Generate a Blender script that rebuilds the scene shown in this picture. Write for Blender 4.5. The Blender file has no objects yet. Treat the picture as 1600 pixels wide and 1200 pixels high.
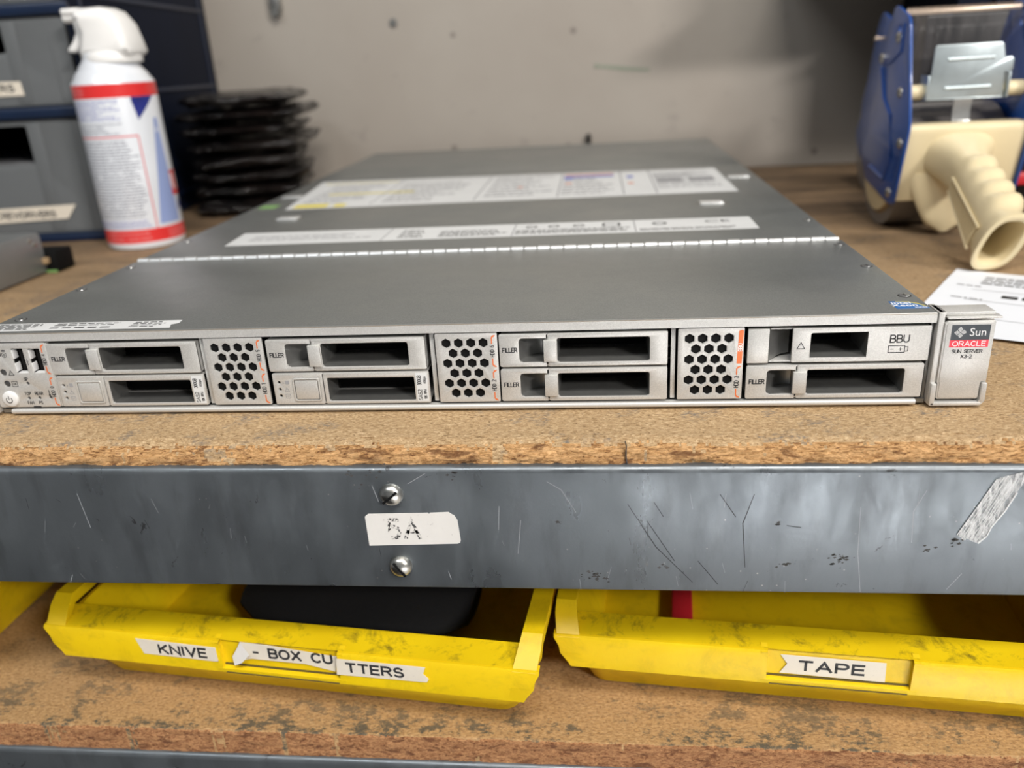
import bpy, bmesh, math, random
from mathutils import Vector, Matrix, noise
random.seed(7)
S = 0.001                      # everything below is written in millimetres
SC = bpy.context.scene
COL = SC.collection
PI = math.pi

# ------------------------------------------------------------------ camera
cam_d = bpy.data.cameras.new('camera'); cam = bpy.data.objects.new('camera', cam_d); COL.objects.link(cam)
_r = Vector((0.99403999, 0.09512373, -0.05325377)); _u = Vector((0.0138623, 0.37423671, 0.92722959)); _f = Vector((-0.10813106, 0.92244152, -0.37068762))
M = Matrix((_r, _u, -_f)).transposed().to_4x4()
M.translation = Vector((77.16, -342.23, 150.56)) * S
cam.matrix_world = M
cam_d.sensor_width = 36.0; cam_d.lens = 1269.885 / 1600 * 36
cam_d.clip_start = 0.01; cam_d.clip_end = 50
cam_d.dof.use_dof = True; cam_d.dof.focus_distance = 0.362; cam_d.dof.aperture_fstop = 6.6
SC.camera = cam
# ------------------------------------------------------------------ view
SC.view_settings.view_transform = 'Standard'; SC.view_settings.look = 'None'
SC.view_settings.gamma = 1.0; SC.view_settings.use_curve_mapping = False
SC.view_settings.exposure = 0.0
# ------------------------------------------------------------------ world (the rest of the workshop as soft light)
w = bpy.data.worlds.new('world'); SC.world = w; w.use_nodes = True
w.node_tree.nodes['Background'].inputs[0].default_value = (0.80, 0.86, 0.93, 1)
w.node_tree.nodes['Background'].inputs[1].default_value = 0.15
# ------------------------------------------------------------------ ceiling lamps and an added floor light
def area(name, loc, target, sx, sy, power, col):
    d = bpy.data.lights.new(name, 'AREA'); d.shape = 'RECTANGLE'; d.size = sx; d.size_y = sy; d.energy = power; d.color = col
    o = bpy.data.objects.new(name, d); COL.objects.link(o); o.location = loc
    o.rotation_euler = (Vector(target) - Vector(loc)).to_track_quat('-Z', 'Y').to_euler(); return o
area('ceiling_lamp', (0.45, -0.95, 1.70), (0.1, 0.1, 0.0), 1.0, 0.20, 33, (1.0, 0.96, 0.90))
area('ceiling_lamp', (-0.8, -1.3, 1.75), (-0.2, 0.3, 0.0), 1.0, 0.22, 13, (0.93, 0.97, 1.0))
area('ceiling_lamp', (2.2, -2.3, 1.6), (0.3, 0.1, -0.2), 0.7, 0.20, 78, (1.0, 0.96, 0.92))
al = area('floor_pool_light', (0.78, -1.75, 1.6), (0.78, -1.75, -0.9), 0.5, 0.5, 48, (0.95, 0.97, 1.0)); al.data.spread = math.radians(42)  # added light: pools on the floor to brighten the beam's reflection

# ================================================================== materials
def mat(name):
    m = bpy.data.materials.new(name); m.use_nodes = True
    return m, m.node_tree, m.node_tree.nodes['Principled BSDF']
def N(t, kind, **kw):
    n = t.nodes.new(kind)
    for k, v in kw.items():
        if k.startswith('i_'): n.inputs[int(k[2:]) if k[2:].isdigit() else k[2:]].default_value = v
        else: setattr(n, k, v)
    return n
def coords(t, scale=(1, 1, 1), rot=(0, 0, 0)):
    tc = N(t, 'ShaderNodeTexCoord'); mp = N(t, 'ShaderNodeMapping'); mp.inputs['Scale'].default_value = scale; mp.inputs['Rotation'].default_value = rot
    t.links.new(tc.outputs['Object'], mp.inputs[0]); return mp.outputs[0]
def nz(t, vec, scale, detail=4, rough=0.6, dist=0.0):
    n = N(t, 'ShaderNodeTexNoise'); n.inputs['Scale'].default_value = scale; n.inputs['Detail'].default_value = detail
    n.inputs['Roughness'].default_value = rough; n.inputs['Distortion'].default_value = dist
    t.links.new(vec, n.inputs['Vector']); return n.outputs[0]
def ramp(t, src, stops, interp='LINEAR'):
    r = N(t, 'ShaderNodeValToRGB'); r.color_ramp.interpolation = interp
    e = r.color_ramp.elements
    while len(e) < len(stops): e.new(0.5)
    for i, (p, c) in enumerate(stops):
        e[i].position = p; e[i].color = (c, c, c, 1) if isinstance(c, (int, float)) else (*c, 1)
    t.links.new(src, r.inputs[0]); return r.outputs[0]
def mix(t, fac, a, b, mode='MIX'):
    m = N(t, 'ShaderNodeMix'); m.data_type = 'RGBA'; m.blend_type = mode
    for sock, v in ((m.inputs[0], fac), (m.inputs[6], a), (m.inputs[7], b)):
        if isinstance(v, (int, float)): sock.default_value = v if sock.type == 'VALUE' else (v, v, v, 1)
        elif isinstance(v, tuple): sock.default_value = (*v, 1) if len(v) == 3 else v
        else: t.links.new(v, sock)
    return m.outputs[2]
def math_(t, op, a, b=0.0):
    m = N(t, 'ShaderNodeMath'); m.operation = op
    for i, v in enumerate((a, b)):
        if isinstance(v, (int, float)): m.inputs[i].default_value = v
        else: t.links.new(v, m.inputs[i])
    return m.outputs[0]
def bump(t, bsdf, h, dist=0.001, strength=1.0):
    b = N(t, 'ShaderNodeBump'); b.inputs['Distance'].default_value = dist; b.inputs['Strength'].default_value = strength
    t.links.new(h, b.inputs['Height']); t.links.new(b.outputs[0], bsdf.inputs['Normal'])
def plain(name, col, rough=0.5, metal=0.0, var=0.0, vscale=40, bmp=0.0, bscale=400, coat=0.0, spec=0.5, sss=0.0):
    m, t, b = mat(name)
    b.inputs['Roughness'].default_value = rough; b.inputs['Metallic'].default_value = metal; b.inputs['Coat Weight'].default_value = coat
    b.inputs['Specular IOR Level'].default_value = spec
    v = coords(t)
    n = nz(t, v, vscale, 4)
    lo = tuple(c * (1 - var) for c in col); hi = tuple(min(1, c * (1 + var)) for c in col)
    t.links.new(ramp(t, n, [(0.3, lo), (0.7, hi)]), b.inputs['Base Color'])
    if bmp: bump(t, b, nz(t, v, bscale, 3), bmp)
    return m

silver = plain('silver_bezel_paint', (0.62, 0.61, 0.585), 0.42, 0.4, 0.14, 2600, 0.00002, 2600)
silver2 = plain('bright_metal', (0.62, 0.62, 0.60), 0.28, 0.9, 0.06, 300)
dull = plain('dark_plated_metal', (0.27, 0.27, 0.26), 0.42, 0.75, 0.1, 200)
blackm = plain('black_interior', (0.004, 0.004, 0.004), 0.7, spec=0.15)
inner_m = plain('inner_plastic', (0.16, 0.16, 0.16), 0.5, 0.2)
scoop_m = plain('recess_metal', (0.33, 0.33, 0.32), 0.30, 0.8, 0.08, 200)
ink = plain('black_ink', (0.03, 0.03, 0.032), 0.6)
inkgrey = plain('grey_ink', (0.30, 0.30, 0.31), 0.6)
orange = plain('orange_ink', (0.70, 0.17, 0.05), 0.5)
white_ink = plain('white_ink', (0.85, 0.85, 0.84), 0.5)
led_m = plain('unlit_indicator', (0.05, 0.05, 0.05), 0.25)
button_w = plain('white_button', (0.75, 0.75, 0.74), 0.35)
label_w = plain('white_label', (0.70, 0.71, 0.71), 0.38, 0, 0.05, 30)
yellow_ink = plain('yellow_ink', (0.75, 0.62, 0.05), 0.5)
blue_ink = plain('blue_ink', (0.10, 0.14, 0.48), 0.5)
green_ink = plain('green_ink', (0.20, 0.38, 0.12), 0.5)
redlogo = plain('red_logo', (0.70, 0.035, 0.06), 0.4)
darklogo = plain('dark_logo', (0.035, 0.042, 0.05), 0.4)
bluesticker = plain('blue_sticker', (0.02, 0.14, 0.42), 0.25)
zinc = plain('zinc_plated', (0.55, 0.62, 0.64), 0.36, 0.75, 0.12, 60, 0.00002, 500)
chrome = plain('screw_steel', (0.62, 0.60, 0.55), 0.30, 1.0, 0.2, 400)
cream = plain('cream_plastic', (0.76, 0.64, 0.40), 0.36, 0, 0.05, 25)
bluep = plain('blue_enamel', (0.012, 0.075, 0.33), 0.32, 0, 0.08, 30, coat=0.3)
navy = plain('navy_plastic', (0.004, 0.013, 0.040), 0.38, 0, 0.1, 20)
navy2 = plain('navy_plastic_dark', (0.003, 0.006, 0.017), 0.6, 0, 0.1, 20, spec=0.16)
greybox = plain('grey_steel_box', (0.27, 0.28, 0.28), 0.45, 0.5, 0.06, 60)
canwhite = plain('can_white', (0.80, 0.83, 0.88), 0.28, 0.1, 0.02, 30, coat=0.4)
capwhite = plain('cap_white', (0.86, 0.85, 0.83), 0.42, 0, 0.02, 30)
canred = plain('can_red', (0.72, 0.035, 0.035), 0.3, coat=0.3)
cannavy = plain('can_navy', (0.02, 0.03, 0.22), 0.3, coat=0.3)
canblue = plain('can_pale_blue', (0.30, 0.38, 0.66), 0.3, coat=0.3)
navy3 = plain('black_case_plastic', (0.006, 0.006, 0.008), 0.35, 0, .2, 30)
cangrey = plain('can_small_print', (0.16, 0.17, 0.22), 0.4)
canbprint = plain('can_blue_print', (0.12, 0.14, 0.45), 0.4)
redplastic = plain('red_plastic', (0.55, 0.02, 0.03), 0.4)
kraft = plain('cardboard_core', (0.35, 0.24, 0.13), 0.8, 0, 0.15, 200)
coppery = plain('saw_teeth_steel', (0.72, 0.58, 0.46), 0.35, 0.8, 0.25, 900)
fabric_black = plain('black_nylon', (0.003, 0.003, 0.0035), 0.9, 0, 0.3, 500, 0.0002, 900)
pinkstrip = plain('faded_print', (0.45, 0.40, 0.42), 0.5)

def m_lid():
    m, t, b = mat('lid_grey_metal'); v = coords(t)
    n = nz(t, v, 9, 3); f = nz(t, v, 1800, 2)
    c = ramp(t, n, [(0.3, (0.235, 0.25, 0.245)), (0.7, (0.275, 0.285, 0.275))])
    c = mix(t, 0.12, c, ramp(t, f, [(0.35, 0.1), (0.65, 0.6)]))
    t.links.new(c, b.inputs['Base Color']); b.inputs['Metallic'].default_value = 0.7
    t.links.new(ramp(t, nz(t, v, 22, 5), [(0.3, 0.36), (0.7, 0.50)]), b.inputs['Roughness'])
    bump(t, b, f, 0.00001); return m
lid_m = m_lid()
hinge_m = plain('hinge_bright_metal', (0.85, 0.86, 0.86), 0.35, 0.7)
contact = plain('port_contact', (0.8, 0.8, 0.8), 0.5, 0.2)

def m_board():
    m, t, b = mat('worn_particleboard'); v = coords(t)
    vs = coords(t, (0.45, 0.8, 1)); 
    flakes = nz(t, vs, 1000, 6, 0.85, 0.8)
    base = ramp(t, flakes, [(0.36, (0.10, 0.055, 0.025)), (0.44, (0.38, 0.235, 0.105)), (0.54, (0.54, 0.37, 0.20)), (0.66, (0.76, 0.58, 0.36))])
    # ingrained grime smudges, bluish grey; brown dirt and painted-in shade grow towards the wall
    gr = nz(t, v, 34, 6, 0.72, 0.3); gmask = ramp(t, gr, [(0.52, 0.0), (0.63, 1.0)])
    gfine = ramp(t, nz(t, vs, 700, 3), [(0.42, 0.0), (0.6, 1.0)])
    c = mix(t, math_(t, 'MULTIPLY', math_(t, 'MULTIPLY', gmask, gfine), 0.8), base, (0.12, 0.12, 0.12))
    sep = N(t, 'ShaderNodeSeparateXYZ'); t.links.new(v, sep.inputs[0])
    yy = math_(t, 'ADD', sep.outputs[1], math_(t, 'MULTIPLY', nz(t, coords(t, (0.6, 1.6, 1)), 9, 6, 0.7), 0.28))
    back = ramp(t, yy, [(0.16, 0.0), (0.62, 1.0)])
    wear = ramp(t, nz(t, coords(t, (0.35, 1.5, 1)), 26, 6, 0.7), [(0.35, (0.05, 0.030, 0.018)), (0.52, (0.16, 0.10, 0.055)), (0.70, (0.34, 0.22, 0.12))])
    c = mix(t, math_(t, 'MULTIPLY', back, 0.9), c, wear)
    t.links.new(c, b.inputs['Base Color']); b.inputs['Roughness'].default_value = 0.75
    bump(t, b, math_(t, 'ADD', flakes, nz(t, v, 300, 4)), 0.0006, 0.8); return m
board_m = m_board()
def m_edge(name, dark, mid, hi, sx=0.35):
    m, t, b = mat(name); vs = coords(t, (sx, 1, 1.3)); v = coords(t)
    fl = nz(t, vs, 620, 6, 0.8, 0.9); fb = nz(t, vs, 150, 5, 0.7, 0.5)
    c = ramp(t, fl, [(0.38, dark), (0.46, mid), (0.56, hi), (0.68, tuple(min(1, k * 1.25) for k in hi))])
    c = mix(t, ramp(t, fb, [(0.38, 0.8), (0.47, 0.0)]), c, dark)
    sep = N(t, 'ShaderNodeSeparateXYZ'); t.links.new(v, sep.inputs[0])
    t.links.new(c, b.inputs['Base Color']); b.inputs['Roughness'].default_value = 0.85
    bump(t, b, math_(t, 'ADD', fl, fb), 0.0012, 1.0); return m
edge_m = m_edge('raw_board_edge', (0.15, 0.055, 0.016), (0.52, 0.27, 0.095), (0.74, 0.44, 0.20))
edge2_m = m_edge('raw_red_board_edge', (0.14, 0.045, 0.015), (0.38, 0.16, 0.06), (0.55, 0.28, 0.12), 0.6)
def m_shelf():
    m, t, b = mat('stained_particleboard'); v = coords(t); vs = coords(t, (0.6, 1, 1))
    fl = nz(t, vs, 800, 5, 0.7, 0.5)
    base = ramp(t, fl, [(0.30, (0.20, 0.105, 0.04)), (0.48, (0.40, 0.235, 0.10)), (0.7, (0.56, 0.36, 0.17))])
    sep = N(t, 'ShaderNodeSeparateXYZ'); t.links.new(v, sep.inputs[0])
    # damp dark speckle that clusters along the front edge
    front = ramp(t, math_(t, 'ADD', sep.outputs[1], 0.08), [(0.035, 1.0), (0.062, 0.55), (0.12, 0.35)])
    sp = ramp(t, math_(t, 'MULTIPLY', nz(t, vs, 260, 5, 0.8), nz(t, v, 40, 4)), [(0.265, 0.0), (0.33, 1.0)])
    c = mix(t, math_(t, 'MULTIPLY', sp, front), base, (0.05, 0.055, 0.045))
    t.links.new(c, b.inputs['Base Color']); b.inputs['Roughness'].default_value = 0.8
    bump(t, b, fl, 0.0005); return m
shelf_m = m_shelf()
def m_beam():
    m, t, b = mat('grey_blue_beam_paint'); v = coords(t)
    c = ramp(t, nz(t, v, 14, 4), [(0.3, (0.155, 0.172, 0.185)), (0.7, (0.18, 0.198, 0.212))])
    vo = N(t, 'ShaderNodeTexVoronoi'); vo.inputs['Scale'].default_value = 190; t.links.new(v, vo.inputs['Vector'])
    spec = math_(t, 'MULTIPLY', ramp(t, vo.outputs['Distance'], [(0.05, 1.0), (0.09, 0.0)]), ramp(t, nz(t, v, 22, 3), [(0.52, 0.0), (0.6, 1.0)]))
    c = mix(t, spec, c, (0.42, 0.40, 0.37))
    sm = nz(t, coords(t, (1.8, 1, 0.45)), 55, 5, 0.6)
    c = mix(t, math_(t, 'MULTIPLY', ramp(t, sm, [(0.52, 0.0), (0.66, 1.0)]), 0.40), c, (0.11, 0.118, 0.125))
    bl = math_(t, 'MULTIPLY', ramp(t, nz(t, v, 75, 5, 0.7, 1.0), [(0.66, 0.0), (0.69, 1.0)]), 0.7)
    c = mix(t, bl, c, (0.035, 0.032, 0.03))
    t.links.new(c, b.inputs['Base Color'])
    t.links.new(ramp(t, nz(t, coords(t, (1.4, 1, 0.5)), 44, 6), [(0.35, 0.27), (0.65, 0.50)]), b.inputs['Roughness'])
    b.inputs['Specular IOR Level'].default_value = 0.8; b.inputs['Metallic'].default_value = 0.7
    bump(t, b, nz(t, v, 500, 2), 0.00004); return m
beam_m = m_beam()
scr_l = plain('pale_scratch', (0.27, 0.28, 0.29), 0.6); scr_d = plain('dark_scratch', (0.02, 0.02, 0.022), 0.6); smudge_m = plain('dirt_smudge', (0.055, 0.052, 0.048), 0.8, 0, 0.4, 300)
def m_wall():
    m, t, b = mat('scuffed_panel_wall'); v = coords(t)
    c = ramp(t, nz(t, v, 2.6, 4), [(0.3, (0.38, 0.335, 0.29)), (0.7, (0.44, 0.40, 0.35))])
    c = mix(t, ramp(t, nz(t, v, 24, 5, 0.7), [(0.62, 0.0), (0.72, 0.35)]), c, (0.24, 0.21, 0.19))
    vo = N(t, 'ShaderNodeTexVoronoi'); vo.inputs['Scale'].default_value = 17; t.links.new(v, vo.inputs['Vector'])
    c = mix(t, ramp(t, vo.outputs['Distance'], [(0.05, 0.6), (0.085, 0.0)]), c, (0.12, 0.10, 0.09))
    t.links.new(c, b.inputs['Base Color']); b.inputs['Roughness'].default_value = 0.42; b.inputs['Metallic'].default_value = 0.15
    bump(t, b, nz(t, v, 6, 3), 0.004, 0.4); return m
wall_m = m_wall()
def m_yellow(name, lo, hi, grime):
    m, t, b = mat(name); v = coords(t)
    c = ramp(t, nz(t, v, 18, 4), [(0.3, lo), (0.7, hi)])
    d = math_(t, 'MULTIPLY', ramp(t, nz(t, v, 55, 7, 0.75, 0.4), [(0.50, 0.0), (0.70, 1.0)]), grime)
    c = mix(t, d, c, (0.05, 0.04, 0.01))
    t.links.new(c, b.inputs['Base Color']); b.inputs['Roughness'].default_value = 0.36
    bump(t, b, nz(t, v, 260, 3), 0.0001); return m
yellow = m_yellow('yellow_bin_plastic', (0.70, 0.46, 0.004), (0.80, 0.56, 0.006), 0.22)
yellow_d = m_yellow('grimy_yellow_bin_plastic', (0.66, 0.44, 0.004), (0.78, 0.55, 0.006), 0.95)
groove = plain('grime_filled_groove', (0.10, 0.075, 0.02), 0.7)
def m_tape(name, col, wear):
    m, t, b = mat(name); v = coords(t)
    c = ramp(t, nz(t, v, 60, 4), [(0.3, tuple(k * 0.93 for k in col)), (0.7, col)])
    c = mix(t, ramp(t, nz(t, v, 420, 5, 0.8), [(0.62, 0.0), (0.68, wear)]), c, (0.25, 0.23, 0.21))
    t.links.new(c, b.inputs['Base Color']); b.inputs['Roughness'].default_value = 0.45; return m
labeltape = m_tape('cream_label_tape', (0.76, 0.69, 0.58), 0.25)
stickertape = m_tape('worn_white_sticker', (0.73, 0.70, 0.66), 0.35)
def m_worn_ink():
    m, t, b = mat('rubbed_ink'); v = coords(t)
    k = ramp(t, nz(t, v, 900, 4, 0.7), [(0.46, 0.0), (0.52, 1.0)])
    t.links.new(mix(t, k, (0.03, 0.03, 0.03), (0.68, 0.65, 0.61)), b.inputs['Base Color']); b.inputs['Roughness'].default_value = 0.6; return m
rub_ink = m_worn_ink()
def m_frost():
    m, t, b = mat('frosted_drawer_plastic'); v = coords(t)
    b.inputs['Base Color'].default_value = (0.19, 0.20, 0.205, 1); b.inputs['Roughness'].default_value = 0.35
    tr = N(t, 'ShaderNodeBsdfTransparent'); tr.inputs[0].default_value = (0.8, 0.82, 0.85, 1)
    mx = N(t, 'ShaderNodeMixShader'); mx.inputs[0].default_value = 0.62
    t.links.new(tr.outputs[0], mx.inputs[1]); t.links.new(b.outputs[0], mx.inputs[2])
    t.links.new(mx.outputs[0], t.nodes['Material Output'].inputs[0]); bump(t, b, nz(t, v, 30, 3), 0.001); return m
frost = m_frost()
def m_film(name, fac, bscale, bdist, col=(0.85, 0.85, 0.85), streak=True):
    m, t, b = mat(name); v = coords(t, (1, 1, 1), (0, 0.9, 0)) ; vs = coords(t, (3.2, 1, 0.6), (0, -0.62, 0))
    b.inputs['Base Color'].default_value = (*col, 1); b.inputs['Roughness'].default_value = 0.22
    tr = N(t, 'ShaderNodeBsdfTransparent'); mx = N(t, 'ShaderNodeMixShader')
    n = nz(t, vs, bscale, 5, 0.65, 0.4)
    t.links.new(ramp(t, n, [(0.42, fac * 0.15), (0.60, fac)]), mx.inputs[0])
    t.links.new(tr.outputs[0], mx.inputs[1]); t.links.new(b.outputs[0], mx.inputs[2])
    t.links.new(mx.outputs[0], t.nodes['Material Output'].inputs[0]); bump(t, b, n, bdist); return m
scraptape = m_film('wrinkled_clear_tape', 0.85, 260, 0.0012)
film = m_film('clear_packing_film', 0.07, 18, 0.003, (0.5, 0.45, 0.43))
rolltape = plain('wound_clear_tape', (0.17, 0.155, 0.145), 0.3, 0, 0.1, 60, coat=0.5)
def m_bag():
    m, t, b = mat('black_static_bag'); v = coords(t)
    t.links.new(ramp(t, nz(t, v, 30, 3), [(0.35, (0.003, 0.003, 0.0035)), (0.8, (0.018, 0.013, 0.011))]), b.inputs['Base Color'])
    b.inputs['Roughness'].default_value = 0.09; b.inputs['Specular IOR Level'].default_value = 0.45
    bump(t, b, nz(t, v, 38, 5, 0.6, 1.2), 0.012); return m
bag_m = m_bag()
paper_m = plain('white_paper', (0.80, 0.82, 0.86), 0.7, 0, 0.02, 20)
floor_m = plain('concrete_floor', (0.62, 0.61, 0.60), 0.5, 0, 0.1, 3)

# ================================================================== mesh helpers
def _arc(cx, cy, rx, ry, a0, a1, n=7): return [(cx + rx * math.cos(math.radians(a0 + (a1 - a0) * k / n)), cy + ry * math.sin(math.radians(a0 + (a1 - a0) * k / n))) for k in range(n + 1)]
GLYPH = {
 'A': (.72, [[(0, 0), (.36, 1), (.72, 0)], [(.13, .34), (.59, .34)]]),
 'B': (.6, [[(0, 0), (0, 1), (.36, 1)] + _arc(.36, .76, .22, .24, 90, -90) + [(0, .52)], [(.36, .52)] + _arc(.37, .26, .25, .26, 90, -90) + [(0, 0)]]),
 'C': (.68, [_arc(.37, .5, .37, .5, 45, 315, 14)]),
 'D': (.66, [[(0, 0), (0, 1), (.28, 1)] + _arc(.28, .5, .38, .5, 90, -90, 10) + [(0, 0)]]),
 'E': (.54, [[(.54, 0), (0, 0), (0, 1), (.54, 1)], [(0, .52), (.5, .52)]]),
 'F': (.52, [[(0, 0), (0, 1), (.52, 1)], [(0, .5), (.46, .5)]]),
 'G': (.72, [_arc(.37, .5, .37, .5, 45, 340, 14) + [(.72, .48), (.42, .48)]]),
 'H': (.64, [[(0, 0), (0, 1)], [(.64, 0), (.64, 1)], [(0, .52), (.64, .52)]]),
 'I': (.06, [[(.03, 0), (.03, 1)]]),
 'K': (.64, [[(0, 0), (0, 1)], [(.6, 1), (0, .4)], [(.2, .6), (.64, 0)]]),
 'L': (.5, [[(0, 1), (0, 0), (.5, 0)]]),
 'M': (.8, [[(0, 0), (0, 1), (.4, .1), (.8, 1), (.8, 0)]]),
 'N': (.66, [[(0, 0), (0, 1), (.66, 0), (.66, 1)]]),
 'O': (.76, [_arc(.38, .5, .38, .5, 0, 360, 18)]),
 'P': (.58, [[(0, 0), (0, 1), (.34, 1)] + _arc(.34, .74, .24, .26, 90, -90) + [(0, .48)]]),
 'R': (.62, [[(0, 0), (0, 1), (.36, 1)] + _arc(.36, .75, .24, .25, 90, -90) + [(0, .5)], [(.34, .5), (.62, 0)]]),
 'S': (.6, [_arc(.3, .74, .27, .26, 25, 270, 9)[:-1] + _arc(.3, .26, .3, .26, 90, -155, 9)]),
 'T': (.64, [[(.32, 0), (.32, 1)], [(0, 1), (.64, 1)]]),
 'U': (.64, [[(0, 1), (0, .32)] + _arc(.32, .32, .32, .32, 180, 360, 8) + [(.64, 1)]]),
 'V': (.7, [[(0, 1), (.35, 0), (.7, 1)]]),
 'W': (.98, [[(0, 1), (.24, 0), (.49, .95), (.74, 0), (.98, 1)]]),
 'X': (.68, [[(0, 0), (.66, 1)], [(.68, 0), (.02, 1)]]),
 '-': (.36, [[(0, .45), (.36, .45)]]),
 '0': (.56, [_arc(.28, .5, .28, .5, 0, 360, 16)]),
 '1': (.3, [[(0, .78), (.24, 1), (.24, 0)]]),
 '2': (.56, [_arc(.28, .73, .27, .27, 160, -30, 8) + [(0, 0), (.56, 0)]]),
 '3': (.56, [_arc(.27, .76, .25, .24, 160, -90, 8), _arc(.27, .27, .29, .27, 90, -160, 8)]),
 '4': (.6, [[(.44, 0), (.44, 1), (0, .3), (.6, .3)]]),
 '5': (.56, [[(.52, 1), (.1, 1), (.04, .52)] + _arc(.25, .32, .31, .32, 118, -108, 9)]),
 '6': (.56, [[(.46, .98)] + _arc(.36, .42, .36, .5, 110, 170, 4) + _arc(.28, .3, .28, .3, 170, -190, 14)]),
 '9': (.56, [[(.1, .02)] + _arc(.2, .58, .36, .5, 290, 350, 4) + _arc(.28, .7, .28, .3, -10, 350, 14)]),
 'p': (.5, [[(0, -.3), (0, .66)], _arc(.25, .33, .25, .33, 0, 360, 12)]), 'b': (.5, [[(0, 0), (0, 1)], _arc(.25, .33, .25, .33, 0, 360, 12)]), 's': (.4, [[(.4, .6), (.05, .55), (.05, .38), (.38, .3), (.36, .04), (0, .06)]]),
}
class MB:
    def __init__(s): s.v = []; s.f = []; s.m = []
    def add(s, vs, fs, mi=0):
        o = len(s.v); s.v += [tuple(p) for p in vs]; s.f += [tuple(i + o for i in f) for f in fs]; s.m += [mi] * len(fs); return s
    def bm(s, b, mi=0, mtx=None):
        b.verts.index_update()
        vs = [(mtx @ v.co if mtx else v.co) for v in b.verts]; fs = [[v.index for v in f.verts] for f in b.faces]
        b.free(); return s.add(vs, fs, mi)
    def box(s, x0, x1, y0, y1, z0, z1, bev=0, mi=0, seg=2, mtx=None):
        b = bmesh.new(); bmesh.ops.create_cube(b, size=1)
        for v in b.verts: v.co = Vector(((x0 + x1) / 2 + v.co.x * (x1 - x0), (y0 + y1) / 2 + v.co.y * (y1 - y0), (z0 + z1) / 2 + v.co.z * (z1 - z0)))
        if bev: bmesh.ops.bevel(b, geom=b.edges[:], offset=bev, segments=seg, affect='EDGES', profile=0.5)
        return s.bm(b, mi, mtx)
    def prism(s, poly, axis, a, c, mi=0, bev=0):
        def P(u, v, w): return {'x': (w, u, v), 'y': (u, w, v), 'z': (u, v, w)}[axis]
        b = bmesh.new(); n = len(poly)
        A = [b.verts.new(P(u, v, a)) for u, v in poly]; B = [b.verts.new(P(u, v, c)) for u, v in poly]
        b.faces.new(A); b.faces.new(B[::-1])
        for i in range(n): b.faces.new([A[i], B[i], B[(i + 1) % n], A[(i + 1) % n]])
        bmesh.ops.recalc_face_normals(b, faces=b.faces[:])
        if bev: bmesh.ops.bevel(b, geom=[e for e in b.edges if e.calc_face_angle(0) > 0.4], offset=bev, segments=2, affect='EDGES', profile=0.5)
        return s.bm(b, mi)
    def loft(s, rings, cap0=True, cap1=True, mi=0, closed=True):
        n = len(rings[0]); vs = [p for r in rings for p in r]; fs = []
        for k in range(len(rings) - 1):
            for i in range(n if closed else n - 1):
                j = (i + 1) % n; fs.append((k * n + i, k * n + j, (k + 1) * n + j, (k + 1) * n + i))
        if cap0: fs.append(tuple(range(n))[::-1])
        if cap1: fs.append(tuple((len(rings) - 1) * n + i for i in range(n)))
        return s.add(vs, fs, mi)
    def lathe(s, prof, c=(0, 0, 0), seg=48, axis='z', mi=0, cap0=True, cap1=True):
        rings = []
        for r, h in prof:
            ring = []
            for i in range(seg):
                a = 2 * PI * i / seg; u, v = r * math.cos(a), r * math.sin(a)
                q = {'z': (u, v, h), 'y': (u, h, v), 'x': (h, u, v)}[axis]
                ring.append((q[0] + c[0], q[1] + c[1], q[2] + c[2]))
            rings.append(ring)
        return s.loft(rings, cap0, cap1, mi)
    def tube(s, pts, r, seg=8, mi=0):
        pts = [Vector(p) for p in pts]; rings = []
        for i, p in enumerate(pts):
            d = (pts[min(i + 1, len(pts) - 1)] - pts[max(i - 1, 0)]).normalized()
            a = d.cross(Vector((0, 0, 1)) if abs(d.z) < 0.9 else Vector((0, 1, 0))).normalized(); b = d.cross(a)
            rings.append([p + r * (math.cos(2 * PI * k / seg) * a + math.sin(2 * PI * k / seg) * b) for k in range(seg)])
        return s.loft(rings, True, True, mi)
    def curve(s, splines, thick, bev, mtx, mi=0, res=4):
        """filled 2D outline with holes; splines are point lists (u, v); the face lies at w = +thick/2"""
        cu = bpy.data.curves.new('c', 'CURVE'); cu.dimensions = '2D'; cu.fill_mode = 'BOTH'
        cu.extrude = max(thick / 2 - bev, 0.0001); cu.bevel_depth = bev; cu.offset = -bev; cu.bevel_resolution = 1
        for pl in splines:
            sp = cu.splines.new('POLY'); sp.points.add(len(pl) - 1); sp.use_cyclic_u = True
            for q, (u, v) in zip(sp.points, pl): q.co = (u, v, 0, 1)
        return s._from_curve(cu, mtx, mi)
    def _from_curve(s, cu, mtx, mi):
        o = bpy.data.objects.new('c', cu); me = o.to_mesh()
        vs = [mtx @ v.co for v in me.vertices]; fs = [tuple(p.vertices) for p in me.polygons]
        o.to_mesh_clear(); bpy.data.objects.remove(o); bpy.data.curves.remove(cu)
        return s.add(vs, fs, mi)
    def text(s, body, size, mtx, sx=1.0, bold=0.0, mi=0, align='CENTER', shear=0.0, thick=0.02, space=1.0):
        cu = bpy.data.curves.new('t', 'FONT'); cu.body = body; cu.size = size; cu.align_x = align; cu.align_y = 'CENTER'
        cu.extrude = thick; cu.offset = bold; cu.resolution_u = 3; cu.shear = shear; cu.space_character = space
        return s._from_curve(cu, mtx @ Matrix.Diagonal((sx, 1, 1, 1)), mi)
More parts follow.
